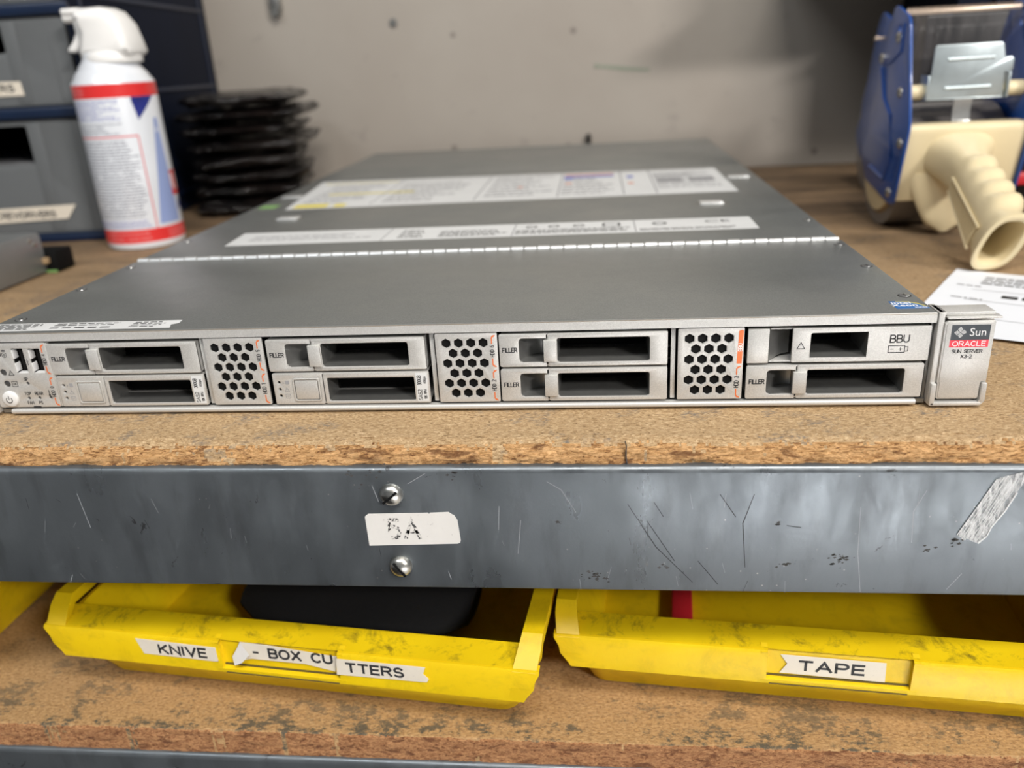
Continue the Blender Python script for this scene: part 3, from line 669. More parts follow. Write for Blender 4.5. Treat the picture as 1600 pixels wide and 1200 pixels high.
# battery module
mb = MB(); mb.curve([rr(159.8, 216.5, 21.5, 37.0, .4), [(167.4, 23.6), (191.0, 23.5), (191.0, 34.9), (168.0, 34.8), (167.4, 34.2)]], 1.4, .2, front(YF + .7))
opening(mb, 167.4, 191, 23.6, 34.8, 22, 1); louvers(mb, 168, 190.4, 24, 34.4, 22, 2)
mb.box(141.0, 150.0, YF, YF + 1.4, 21.4, 37.0, .25); mb.box(141.5, 216, 1, 30, 21.4, 21.9); mb.box(141.5, 216, 1, 30, 36.4, 36.9)
bb = mb.build('battery_module', [silver, dull, inner_m, blackm], sv)
mb = MB(); n = 14; vs = []; fs = []
for k in range(n + 1):
    u = k / n; x = 149.8 + 10.4 * u; y = YF + .4 + 8 * math.sin(u * PI / 2); zb_ = 21.6 + 2.0 * math.sin(u * PI / 2) * 0.9
    vs += [(x, y, zb_), (x, y, 36.9), (x, y + .8, zb_), (x, y + .8, 36.9), (x, y - 0.2, zb_ + 1.6)]
for k in range(n): a = 5 * k; fs += [(a, a + 5, a + 6, a + 1), (a + 2, a + 3, a + 8, a + 7), (a, a + 2, a + 7, a + 5), (a + 1, a + 6, a + 8, a + 3)]
mb.add(vs, fs); mb.box(150.3, 159.5, 9.5, 10.2, 21.6, 36.8, 0, 1); mb.build('curved_handle', [scoop_m, dull], bb)
mb = MB(); mb.print_('BBU', 4.6, front(YF - .04, 204.0, 31.6), 1.05, .17)
mb.curve([rr(199.6, 206.6, 25.2, 28.6, .2), rr(199.95, 206.25, 25.55, 28.25, .1)], .04, 0, front(YF - .04)); mb.curve([rr(206.6, 207.9, 25.8, 28.0, .1), rr(206.6, 207.6, 26.1, 27.7, .1)], .04, 0, front(YF - .04))
mb.box(200.7, 202.0, YF - .06, YF - .02, 26.75, 27.05); mb.box(203.9, 205.5, YF - .06, YF - .02, 26.75, 27.05); mb.box(204.55, 204.85, YF - .06, YF - .02, 26.1, 27.7)
triangle(mb, 163.4, 29.1, 1.9, YF - .04); mb.build('lettering', ink, bb)
# vent panels with orange bay markers
def bracket(mb, x, z_top, z_bot, ztm, zbm, mi):
    """two hooked strokes above and below a bay name"""
    w = .55
    mb.prism([(x, ztm), (x + w, ztm), (x + w, z_top - 1.4), (x + 1.9, z_top - .45), (x + 1.9, z_top), (x + .6, z_top - .3), (x, z_top - 1.3)], 'y', YF - .07, YF - .02, mi)
    mb.prism([(x, zbm), (x + w, zbm), (x + w, z_bot + 1.4), (x + 1.9, z_bot + .45), (x + 1.9, z_bot), (x + .6, z_bot + .3), (x, z_bot + 1.3)], 'y', YF - .07, YF - .02, mi)
def bay_mark(mb, x, z0, z1, name):
    bracket(mb, x, z1, z0, z1 - 4.2, z0 + 4.2, 1)
    mb.print_(name, 2.55, front(YF - .05, x + .3, (z0 + z1) / 2, PI / 2), .74, .17, 0, space=.26)
for X, nm in ((-106.0, ('HDD 5', 'HDD 1')), (3.3, ('HDD 6', 'HDD 2')), (111.2, ('BBU', 'HDD 3'))):
    W = 28.2; out = rr(X, X + W, 4.7, 38.0, .6); holes = []
    for r_ in range(6):
        zc = 33.3 - 4.84 * r_
        for k in range(4 if r_ % 2 == 0 else 3): holes.append(hexa(X + 4.9 + 5.62 * k + (2.8 if r_ % 2 else 0), zc, 2.36))
    mb = MB(); mb.curve([out] + holes, 1.0, .12, front(YF + .5)); mb.box(X + .3, X + W - .3, YF + 1.0, YF + 14, 5, 37.8, 0, 1)
    mb.box(X - 2.9, X - .9, YF + 2, YF + 3, 4.6, 38.0, .2)
    vp = mb.build('vent_panel', [silver, blackm], sv)
    mb = MB()
    if nm[0] == 'BBU':
        mb.prism([(X + 25.4, 21.5), (X + 27.6, 21.5), (X + 27.9, 36.6), (X + 27.4, 37.0), (X + 25.9, 36.6)], 'y', YF - .07, YF - .02, 1); mb.print_('BBU', 2.3, front(YF - .09, X + 26.7, 29, PI / 2), .95, .19, 2)
    else: bay_mark(mb, X + 25.4, 21.6, 37.0, nm[0])
    bay_mark(mb, X + 25.4, 5.2, 20.4, nm[1]); mb.build('bay_marking', [ink, orange, white_ink], vp)
# control panel on the left
mb = MB(); out = rr(-217.0, -184.9, 4.6, 37.8, .9)
u1, u2 = (-203.2, -197.0, 22.4, 35.0), (-194.5, -188.4, 22.4, 34.8)
leds = ((-210.4, 32.4, 1.7), (-210.2, 22.9, 1.7), (-209.9, 17.0, 1.7), (-199.1, 17.1, .85), (-200.6, 9.4, .8), (-195.1, 9.5, .8), (-189.2, 9.6, .85))
mb.curve([out, rr(*u1, .3), rr(*u2, .3)] + [circ(a, c, r_) for a, c, r_ in leds], 1.2, .15, front(YF + .6))
mb.box(-216.5, -185.5, YF + 1.3, YF + 2, 5, 22, 0, 1); mb.box(-216.5, -204, YF + 1.3, YF + 2, 22, 37.4, 0, 1); mb.box(-184.8, -184.1, YF + .1, 6, 4.8, 37.6, .2)
cp = mb.build('control_panel', [silver, led_m], sv)
for (a, c, d, e) in (u1, u2):
    mb = MB(); mb.box(a - .3, a, YF + .8, 14, d, e); mb.box(c, c + .3, YF + .8, 14, d, e); mb.box(a, c, YF + .8, 14, e, e + .3, 0); mb.box(a, c, YF + .8, 14, d - .3, d)
    mb.box(a, c, 13, 14, d, e, 0, 1); mb.box(a + 2.6, a + 4.6, 1.5, 13, d + 1, e - 1, .2, 1)
    mb.box(a + .1, a + .65, YF + .15, 3, e - 5.4, e - .8, .1, 2); mb.box(a + .1, a + .65, YF + .15, 3, d + .8, d + 5, .1, 2); mb.box(a + 1, c - .4, YF + .2, 2, d, d + .5, .1, 2)
    mb.build('usb_port', [blackm, blackm, contact], cp)
mb = MB()
for a, c, r_ in leds: mb.lathe([(r_ * .97, YF + 1.2), (r_ * .9, YF + .5), (r_ * .5, YF + .15), (.05, YF + .05)], (a, 0, c), 16, 'y')
mb.build('indicator_lamp', led_m, cp)
mb = MB(); mb.lathe([(4.1, YF + .5), (4.1, YF - .1), (3.9, YF - .9), (3.3, YF - 1.3), (.1, YF - 1.4)], (-210.2, 0, 9.2), 32, 'y'); pb = mb.build('power_button', button_w, cp)
mb = MB(); arc = [(1.7 * math.cos(math.radians(a)), 1.7 * math.sin(math.radians(a))) for a in range(125, 416, 14)]; arc2 = [(x * .76, z * .76) for x, z in arc[::-1]]
mb.curve([arc + arc2], .04, 0, front(YF - 1.42, -210.2, 9.0)); mb.box(-210.38, -210.02, YF - 1.45, YF - 1.4, 9.1, 11.3); mb.build('power_symbol', ink, pb)
mb = MB(); T = lambda s_, x, z, k=2.1: mb.print_(s_, k, front(YF - .05, x, z), .9, .21)
T('SP', -199.4, 19.3); T('TOP', -200.6, 11.8); T('REAR', -194.8, 11.8); T('FAN', -200.3, 7.0); T('PS', -195.0, 7.0)
triangle(mb, -206.2, 22.6, 1.55, YF - .04); mb.curve([rr(-207.4, -204.4, 15.5, 18.3, .1), rr(-207.15, -204.65, 15.75, 18.05, .1)], .04, 0, front(YF - .04)); mb.text('OK', 1.6, front(YF - .05, -205.9, 16.9), .8, .03)
mb.curve([circ(-207, 31.9, 1.35), circ(-207, 31.9, 1.1)], .04, 0, front(YF - .04)); mb.curve([circ(-207, 31.9, .6), circ(-207, 31.9, .35)], .04, 0, front(YF - .04)); mb.box(-207.9, -206, YF - .06, YF - .02, 33.6, 34.4)
mb.box(-189.5, -189.1, YF - .06, YF - .02, 10.6, 13.6); mb.curve([circ(-189.3, 10.9, .55, 10)], .04, 0, front(YF - .04))
mb.tube([(-195.9, YF - .05, 29.9), (-195.9, YF - .05, 27.0)], .12, 5); mb.tube([(-196.5, YF - .05, 28.9), (-195.9, YF - .05, 28.0), (-195.3, YF - .05, 28.6)], .1, 5); mb.box(-196.1, -195.7, YF - .07, YF - .03, 26.6, 27.1)
bay_mark(mb, -187.4, 21.6, 36.9, 'HDD 4'); bay_mark(mb, -187.4, 5.2, 20.2, 'HDD 0'); mb.box(-199.5, -195.5, YF - .06, YF + .5, 4.4, 5.2)
mb.build('panel_lettering', [ink, orange], cp)
# rack ears
def ear(sx, badge):
    X = lambda v: sx * v
    def B(mb, x0, x1, *r_, **k): mb.box(min(X(x0), X(x1)), max(X(x0), X(x1)), *r_, **k)
    mb = MB()
    B(mb, 218.3, 220.9, -1.6, 12, 1.5, 43.0, bev=.5); B(mb, 220.2, 241.0, -1.0, 9.5, 41.4, 43.0, bev=.5); B(mb, 220.6, 241.0, 2.0, 3.6, 2.0, 42); B(mb, 241, 242.2, 2.5, 5.5, 8, 40)
    B(mb, 221.4, 243.0, -2.9, 2, 40.4, 41.3, bev=.35); B(mb, 218.3, 221.5, -1.2, 10, 41.8, 43.0, bev=.4)
    # cup that holds the flap foot
    B(mb, 218.5, 220.7, -3.4, 3, 1.4, 11.6, bev=.5); B(mb, 239.0, 241.3, -3.4, 3, 3.0, 11.8, bev=.5); B(mb, 218.7, 239.8, -3.4, 3, 1.3, 3.0, bev=.5)
    o1 = [(X(238.6), 1.3), (X(239.9), 1.8), (X(240.9), 3.0), (X(241.3), 4.4), (X(239.2), 4.4), (X(238.6), 3.0)]
    mb.prism(o1, 'y', -3.2, 2.8)
    e = mb.build('rack_ear', [silver], sv)
    mb = MB()
    o = [(X(222.0), 39.6), (X(240.3), 39.6), (X(240.9), 39.0), (X(240.9), 12.4), (X(239.0), 12.2), (X(238.6), 11.4), (X(238.6), 4.9), (X(237.8), 4.2), (X(222.0), 4.2), (X(221.2), 4.9), (X(221.2), 11.4), (X(220.8), 12.2), (X(220.8), 38.6)]
    mb.curve([o], 1.5, .35, front(-1.75)); mb.curve([[(x + (X(230.9) - x) * .07, z + (22 - z) * .035) for x, z in o]], .5, .15, front(-2.55))
    B(mb, 222.5, 239.5, -1.2, 2.5, 5, 38.5, mi=1)
    fpl = mb.build('ear_flap', [silver, dull], e)
    return fpl
ear(-1, False)
fpl = ear(1, True)
q = -2.83
mb = MB(); mb.box(223.5, 238.9, q - .04, q + .1, 31.2, 37.9, 0, 0); mb.box(223.4, 238.9, q - .04, q + .1, 28.0, 31.2, 0, 1); bg = mb.build('brand_badge', [darklogo, redlogo], fpl)
mb = MB(); mb.text('Sun', 5.0, front(q - .07, 234.2, 34.5), .95, -.03, 0); mb.print_('ORACLE', 2.85, front(q - .07, 231.2, 29.6), 1.36, .16, 0)
# diamond mark: four quarters, each of nested U strokes
def dm(a, c): # square coords -> rotated 45 degrees
    s_ = .7071 * 1.72; return (227.1 + (a - c) * s_ / 1.0, 34.6 + (a + c) * s_ / 1.0)
for qd in range(4):
    ca, sa = math.cos(qd * PI / 2), math.sin(qd * PI / 2)
    for off, L in ((0.10, .86), (.34, .86), (.58, .86), (.82, .86)):
        pa = (.06, .06 + off); pb_ = (.06 + L, .06 + off); h_ = .055
        rect = [(pa[0], pa[1] - h_ + .08), (pb_[0], pb_[1] - h_ + .08), (pb_[0], pb_[1] + h_ + .08), (pa[0], pa[1] + h_ + .08)]
        if qd % 2: rect = [(y_, x_) for x_, y_ in rect]
        sgx, sgy = ((1, 1), (-1, 1), (-1, -1), (1, -1))[qd]
        mb.curve([[dm(x_ * sgx, y_ * sgy) for x_, y_ in rect]], .03, 0, front(q - .07))
    for o_ in ((.02, .2), (.5, .2)):
        rect = [(.88 if o_[0] > .1 else .02, .10 + o_[0]), (.98 if o_[0] > .1 else .12, .10 + o_[0]), (.98 if o_[0] > .1 else .12, .42 + o_[0]), (.88 if o_[0] > .1 else .02, .42 + o_[0])]
        if qd % 2: rect = [(y_, x_) for x_, y_ in rect]
        sgx, sgy = ((1, 1), (-1, 1), (-1, -1), (1, -1))[qd]
        mb.curve([[dm(x_ * sgx, y_ * sgy) for x_, y_ in rect]], .03, 0, front(q - .07))
mb.print_('SUN SERVER', 2.05, front(q - .07, 230.9, 26.2), 1.08, .21, 1); mb.print_('X3-2', 2.05, front(q - .07, 230.9, 23.9), 1.1, .21, 1)
mb.build('badge_lettering', [white_ink, ink], bg)

# ================================================================== yellow bins
def bin_ring(x0, x1, y0, y1, r, zf):
    pts = []
    n = 4
    def c(cx, cy, a):
        return [(cx + r * math.cos(math.radians(a + 90 * k / n)), cy + r * math.sin(math.radians(a + 90 * k / n))) for k in range(n + 1)]
    pts += c(x0 + r, y0 + r, 180) + [(x0 + 60, y0), ((x0 + x1) / 2, y0), (x1 - 60, y0)] + c(x1 - r, y0 + r, 270)
    pts += [(x1, 40), (x1, 60), (x1, 85), (x1, 110)] + c(x1 - r, y1 - r, 0) + c(x0 + r, y1 - r, 90) + [(x0, 110), (x0, 85), (x0, 60), (x0, 40)]
    return [(x, y, zf(y)) for x, y in pts]
def hgt(y): return 46 if y < 60 else min(127, 46 + (y - 60) / 50 * 81)
def make_bin(loc, rz, label, group):
    root = empty('storage_bin', loc, rz, label, 'bin', group)
    L = lambda: MB()
    mb = MB()
    R = []
    R.append(bin_ring(3, 237, 0.5, 268, 10, lambda y: 0)); R.append(bin_ring(1, 239, -1.5, 271, 10, lambda y: 1.2)); R.append(bin_ring(0, 240, -2.5, 273, 10, lambda y: 4))
    R.append(bin_ring(-3, 243, -15, 274, 10, lambda y: 25.5)); R.append(bin_ring(-9, 249, -17, 275, 9, lambda y: 43 if y < 60 else hgt(y)))
    R.append(bin_ring(-6, 246, -4, 272, 8, lambda y: 44 if y < 60 else hgt(y))); R.append(bin_ring(3, 237, 4, 270, 8, lambda y: 20)); R.append(bin_ring(5, 235, 8, 268, 8, lambda y: 3.2))
    mb.loft(R)
    mb.build('bin_body', yellow, root, world=False)
    # label band across the front, with a recessed label holder in the middle
    mb = MB()
    def chamf(x, y, z):
        cx = 120; s_ = 1 if x > cx else -1; d = abs(x - cx)
        if d > 125:
            lim = 126 + (z - 25) / 8 * 6 if z < 33 else 132 + (z - 33) / 13 * 3
            d = min(d, lim)
        return (cx + s_ * d, y, z)
    for a, c in ((-14, 88.5), (153, 254)):
        xs = [a + (c - a) * k / 6 for k in range(7)] if True else []
        mb.prism([(-20.0, 25), (-20.4, 42.5), (-19.6, 44.0), (-16, 44.6), (-14, 30), (-14, 25)], 'x', a, c)
    mb.prism([(-17.4, 29), (-17.6, 43.5), (-15, 44.6), (-13, 44), (-13, 29)], 'x', 86, 156)
    mb.prism([(-14, 25), (-20.0, 25), (-20.2, 27.4), (-18.0, 28.0), (-14, 28)], 'x', 86, 156)
    mb.box(88.5, 153, -17.9, -17.0, 28.0, 28.9, 0, 1)
    mb.box(90, 152, -20.5, -20.0, 25.0, 25.45, 0, 1)
    mb.prism([(-20.4, 42.5), (-18, 42.5), (-15, 44.6), (-15.5, 45.2), (-20.4, 43.4)], 'x', 85.5, 88.5); mb.prism([(-20.4, 42.5), (-18, 42.5), (-15, 44.6), (-15.5, 45.2), (-20.4, 43.4)], 'x', 153, 156)
    mb.map(chamf); mb.build('label_band', [yellow, groove], root, world=False)
    # grimy top ledge behind the band
    mb = MB(); mb.prism([(-17.5, 42.6), (-18.6, 44.3), (-3.5, 46.4), (-3, 44.5), (-3, 42)], 'x', -10, 250); mb.build('front_ledge', yellow_d, root, world=False)
    # side rims
    for s_ in (-1, 1):
        mb = MB()
        sec = [(-20, 25, 5.5, 3), (-20.2, 33, 11.0, 5), (-20.2, 43, 12.5, 6), (-12, 51, 14, 8), (-6, 55, 14, 9), (60, 55, 14, 9), (110, 128, 14, 9), (274, 128, 14, 9)]
        rings = []
        for y, z, o_, i_ in sec:
            xo, xi = -o_, -i_ + 5
            up = (0, 1) if z > 50 else (-1, 0.0)
            if z > 50: q4 = [(xo, y, z), (xi, y, z), (xi, y, z - 6), (xo, y, z - 6)]
            else: q4 = [(xo, y, z), (xi, y, z), (xi, y + 6, z), (xo, y + 6, z)]
            rings.append([(120 + s_ * (120 - xx), yy, zz) for xx, yy, zz in q4])
        mb.loft(rings); mb.build('side_rim', yellow, root, world=False, angle=25)
    return root
g = 'yellow bins on the lower shelf'
b1 = make_bin((-204, 4.2, -160), -.100, 'yellow bin labelled KNIVES - BOX CUTTERS, dark tools inside', g)
b2 = make_bin((68, 5.0, -160), -.088, 'yellow bin labelled TAPE at the right of the lower shelf', g)
b3 = make_bin((-530, 5, -160), -.03, 'yellow bin at the left edge, mostly outside the photo', g)
def bl(root, pts, y, name='bin_label', txts=()):
    mb = MB(); mb.curve([pts], .2, 0, front(y)); o = mb.build(name, labeltape, root, world=False)
    mb = MB()
    for s_, k, x, z, sx in txts: mb.print_(s_, k, front(y - .14, x, z), sx, .25, space=.24)
    if txts: mb.build('label_lettering', ink, o, world=False)
    return o
bl(b1, [(40.8, 41.6), (44, 32.2), (84.8, 31.6), (86.6, 31.8), (86.6, 40.5)], -20.5, txts=[('KNIVE', 7.4, 67.2, 36.3, 1.45)])
o = bl(b1, [(99.6, 43.6), (94.2, 33.8), (96.3, 31.2), (104.4, 33.6), (134, 33.6), (149.9, 30.7), (151.9, 40.1), (115.1, 43.2)], -18.2, txts=[('- BOX CU', 7.4, 127.5, 38.2, 1.30)])
mb = MB(); mb.add([(99.6, -18.3, 43), (94.0, -18.8, 34.2), (95.6, -20.6, 30.2), (101, -22.0, 33.6), (104.4, -19.4, 37)], [(0, 1, 2, 3, 4)]); mb.add([(99.6, -18.2, 43), (94.0, -18.7, 34.2), (95.6, -20.5, 30.2), (101, -21.9, 33.6), (104.4, -19.3, 37)], [(4, 3, 2, 1, 0)])
mb.build('curled_corner', stickertape, b1, world=False)
bl(b1, [(152.6, 41.0), (151.6, 31.2), (198.3, 31.9), (199.6, 34), (196.9, 36.9), (198.4, 41.0)], -20.6, txts=[('TTERS', 7.2, 172, 36.3, 1.45)])
bl(b2, [(94.6, 41.0), (141.9, 40.6), (142.3, 29.4), (94.7, 30.2), (98.0, 35.8)], -18.0, txts=[('TAPE', 7.4, 118, 35.3, 1.75)])
# contents of the bins
def inb(root, *pts): return [full(root) @ (Vector(p) * S) / S for p in pts]
mb = MB()
rings = []
for k in range(13):
    u = k / 12; x = 62 + 140 * u; ring = []
    for i in range(20):
        a = 2 * PI * i / 20; rr_ = 1 + .12 * noise.noise(Vector((x * .03, math.cos(a), math.sin(a) * 2)))
        hh = 15 * (math.sin(PI * min(max(u, .03), .97)) ** .35); ring.append((x, 62 + 45 * math.cos(a) * rr_ * hh / 15, 19 + hh * math.sin(a) * rr_))
    rings.append(ring)
mb.loft(rings)
fm = full(b1); mb.map(lambda x, y, z: tuple((fm @ (Vector((x, y, z)) * S)) / S))
c = inb(b1, (132, 62, 3))[0]
e = empty('tool_pouch', tuple(c), -.104, 'black cloth tool pouch lying inside the knives and box cutters bin', 'pouch'); mb.build('pouch_body', fabric_black, e)
mb = MB(); mb.box(-50, 52, -46, -43.0, 8, 24, 1.2); mb.map(lambda x, y, z: tuple((full(e) @ (Vector((x, y, z)) * S)) / S)); mb.build('pouch_flap', fabric_black, e)
mb = MB(); fm2 = full(b2); mb.box(44, 56, 9, 95, 3.3, 10, 1.5); mb.map(lambda x, y, z: tuple((fm2 @ (Vector((x, y, z)) * S)) / S))
c = inb(b2, (50, 50, 3.3))[0]
e = empty('marker_pen', tuple(c), -.100, 'red strip shaped tool lying in the TAPE bin', 'tool'); mb.build('pen_body', redplastic, e)

# ================================================================== grey steel box at the left
gb = empty('steel_box', (-396, 303, 0), 0, 'corner of a low grey steel equipment box beside the drawer cabinet', 'equipment')
mb = MB(); mb.box(-640, -396, 60, 303, 1.5, 36, .8); mb.build('box_shell', greybox, gb)
mb = MB(); mb.box(-415, -396.5, 303, 306, 5, 34, .6); mb.build('end_flange', greybox, gb)
mb = MB(); mb.box(-414, -386, 305, 329, 1, 19, 1.5); mb.box(-398, -392, 300, 305, 9, 14, .5, 1); mb.box(-412, -388, 304.5, 330, 0.6, 2.5, .3, 2); mb.build('black_connector', [blackm, kraft, green_ink], gb)
for y, z in ((291, 31), (296, 27)):
    mb = MB(); mb.lathe([(1.7, -396), (1.5, -395.2), (.6, -395)], (0, y, z), 16, 'x'); mb.build('screw', chrome, gb)

# ================================================================== drawer cabinet
cb = empty('drawer_cabinet', (-412, 446, 0), 0.072, 'dark navy plastic drawer cabinet with frosted grey drawers', 'cabinet')
def B2(mb, *a, **k): mb.box(*a, **k)
W0 = -330
mb = MB()
mb.box(W0, 0, 3, 352, 0, 9, 1.5); mb.box(-5, 0, 4, 352, 5, 334, 1.2, 1); mb.box(W0, W0 + 5, 4, 352, 5, 334, 1.2); mb.box(W0, 0, 345, 352, 5, 334, 1.2, 1)
for z in (120.5, 211.8, 303): mb.box(W0, -0.3, 2, 345, z, z + 11.5, 1.2); mb.box(W0, 0.2, 0, 8, z + 1, z + 11, 2.0)
mb.box(W0, 0.2, 0, 8, 0.5, 8.5, 2)
mb.box(W0, 0, 4, 352, 325, 334, 1.5)
mb.box(-0.3, 1.4, 20, 340, 228, 232, .6); mb.box(-0.3, 1.4, 20, 340, 137, 141, .6); mb.box(-0.3, 1.2, 30, 335, 20, 23, .5)
for y in (24, 330): mb.box(-0.2, 1.2, y, y + 5, 12, 325, .5)
mb.build('cabinet_frame', [navy, navy2], cb, world=False)
def drawer(z0, z1, lab):
    mb = MB()
    out = rr(W0 + 8, -8.5, z0, z1, 6, 4)
    hole = rr(W0 + 55, -69, z0 + (z1 - z0) * .62, z1 - 5, 5, 3)
    mb.curve([out, hole], 3, .6, front(6.5))
    mb.box(W0 + 9, -10, 8, 330, z0, z0 + 2.5); mb.box(-11.5, -9, 8, 330, z0, z1 - 6); mb.box(W0 + 9, W0 + 11.5, 8, 330, z0, z1 - 6)
    d = mb.build('drawer', frost, cb, world=False)
    mb = MB(); mb.box(-70, -56, 4.2, 6, z0 + 3, z1 - 2, .8); mb.box(-26, -24.6, 4.4, 5.6, z0 + 4, z1 - 3, .4); mb.build('front_rib', frost, d, world=False)
    mb = MB(); mb.box(W0 + 15, -16, 12, 320, z0 + 3, z0 + (z1 - z0) * .62, 3); mb.build('drawer_contents', plain('drawer_contents_grey', (0.16, 0.16, 0.165), .6, 0, .3, 25), d, world=False)
    if lab:
        s_, pts, tx, tz, k, sx = lab
        mb = MB(); mb.curve([pts], .3, 0, front(4.0)); l = mb.build('drawer_label', labeltape, d, world=False)
        mb = MB(); mb.print_(s_, k, front(3.8, tx, tz), sx, .25, space=.24); mb.build('label_lettering', ink, l, world=False)
drawer(9.5, 120, ('SCREWDRIVERS', [(-165, 35), (-39, 37.2), (-50, 23.5), (-165, 20.5)], -96, 28.8, 8.0, 1.22))
drawer(133, 211, ('RS', [(-150, 158), (-63.5, 155.8), (-62.5, 143), (-150, 143.5)], -78, 150.0, 8.6, 1.5))
drawer(224, 302, None)

# ================================================================== air duster can
ca = empty('air_duster', (-373, 433, 0), 0, 'white spray can of air duster with red bands and white trigger cap', 'spray can')
cx, cy = -373, 433
mb = MB(); mb.lathe([(34, 0.3), (36, 1), (36.8, 3.5), (37.2, 6), (37.2, 148), (36.6, 151), (33.5, 155), (33.0, 156.5), (31.5, 158.5), (27.5, 163), (27, 164.5), (24, 168), (22.5, 171), (22.5, 175)], (cx, cy, 0), 72); mb.build('can_body', canwhite, ca)
A0 = math.atan2(-775, 450)     # angle of the side facing the room
def wrap(u, z, r=37.35): # u in degrees from the side facing the viewer, positive to the right
    a = A0 + math.radians(u); return (cx + r * math.cos(a), cy + r * math.sin(a), z)
def patch(mb, pts, r=37.3, mi=0):
    mb.add([wrap(u, z, r) for u, z in pts], [tuple(range(len(pts)))], mi)
def band(mb, u0, u1, z0, z1, r=37.3, mi=0):
    n = max(1, int((u1 - u0) / 6)); vs = []
    for k in range(n + 1):
        u = u0 + (u1 - u0) * k / n; vs += [wrap(u, z0, r), wrap(u, z1, r)]
    mb.add(vs, [(2 * k, 2 * k + 2, 2 * k + 3, 2 * k + 1) for k in range(n)], mi)
mb = MB(); band(mb, -180, 180, 137.5, 149.2); band(mb, -180, 180, 6.5, 19.0); 
band(mb, 17, 18.6, 19, 104); band(mb, -110, 18.6, 103.2, 104.4)
band(mb, 36, 18.8, 6.5, 19) if False else None
for k in range(8):   # slogan box on the right, slightly tilted letters on red
    pass
band(mb, 58, 100, 46, 69, 37.4)
mb.build('red_bands', canred, ca)
mb = MB()
for i in range(40):   # dark corner shape that narrows downwards
    u0 = 18 + i * 1.0; zl = 137.4 - max(0.3, 20 - abs(i - 5) * (3.0 if i < 5 else .62)); band(mb, u0, u0 + 1.0, zl, 137.4, 37.33, 0)
for i in range(60):   # slanted blue sweep down the can
    z1_ = 118 - 1.6 * i; u0_ = 48 - .42 * i; band(mb, u0_, u0_ + 8 + i * .52, z1_ - 1.6, z1_, 37.33, 1)
mb.build('blue_sweep', [cannavy, canblue], ca)
def put_can(r): return lambda mb, a, b2, c_, d_, mi: band(mb, a, b2, c_, d_, r, mi)
mb = MB(); rnd = random.Random(21); pc = put_can(37.34)
greek(mb, -75, 8, 118, 136, 9, pc, 1, .34, 3, 12, .5, rnd); greek(mb, -70, 12, 105.5, 116, 5, pc, 0, .34, 3, 12, .5, rnd)
greek(mb, -85, 14, 30, 101, 26, pc, 0, .34, 3, 12, .15, rnd); greek(mb, -85, 14, 20.5, 28, 4, pc, 1, .34, 3, 10, .1, rnd); greek(mb, 34, 80, 8, 17.5, 4, pc, 2, .3, 3, 9, .1, rnd); greek(mb, -75, -45, 139, 147, 3, pc, 2, .3, 3, 9, .1, rnd); greek(mb, -60, 10, 8, 17.5, 2, pc, 2, .25, 3, 9, .1, rnd)
mb.build('small_print', [cangrey, canbprint, plain('pink_print', (.75, .3, .3), .4)], ca)
mb = MB(); mb.text('U', 22, Matrix.Identity(4), 1.0, .6, 0); mb.text('A', 15, Matrix.Translation((2, -21, 0)), 1.0, .4, 1); mb.map(lambda u, v, w_: wrap(70 + u * 1.55, 57.5 + v, 37.5 + w_)); mb.build('can_lettering', [white_ink, cannavy], ca)
cap = [(-384.1, 212.7), (-362.9, 213.0), (-353.5, 209.2), (-345.7, 199.2), (-342.3, 187.6), (-339.6, 176.2), (-341, 173.4), (-346.1, 171.0), (-362.8, 170.6), (-390.2, 170.6), (-390.5, 178.3), (-385.2, 192.5), (-388.1, 200.2), (-390.4, 209.1), (-388.3, 211.2)]
mb = MB(); mb.curve([cap], 40, 7, front(433)); mb.lathe([(24.5, 166.5), (25.4, 168), (25.4, 173), (23, 176)], (cx + 6, cy, 0), 40)
cpp = mb.build('trigger_cap', capwhite, ca, angle=50)
mb = MB(); mb.box(-406, -388, 426, 440, 208.6, 214.2, 2); mb.lathe([(4.6, -406.5), (5.0, -405), (5.0, -396), (5.4, -390)], (0, 433, 206.8), 24, 'x'); mb.build('nozzle', capwhite, cpp)
mb = MB(); tr = [(-396.8, 203.0), (-388.2, 200.0), (-388.7, 190.2), (-398.2, 178.6), (-403.4, 176.9), (-408.8, 178.5), (-407.4, 181.0), (-400.9, 187.1), (-396.6, 194.2)]
mb.curve([tr], 11, 2.2, front(433)); mb.build('trigger', capwhite, cpp, angle=50)

ca.location += Vector((4, -9, 0)) * S; ca.scale = (.975, .975, 1.0)
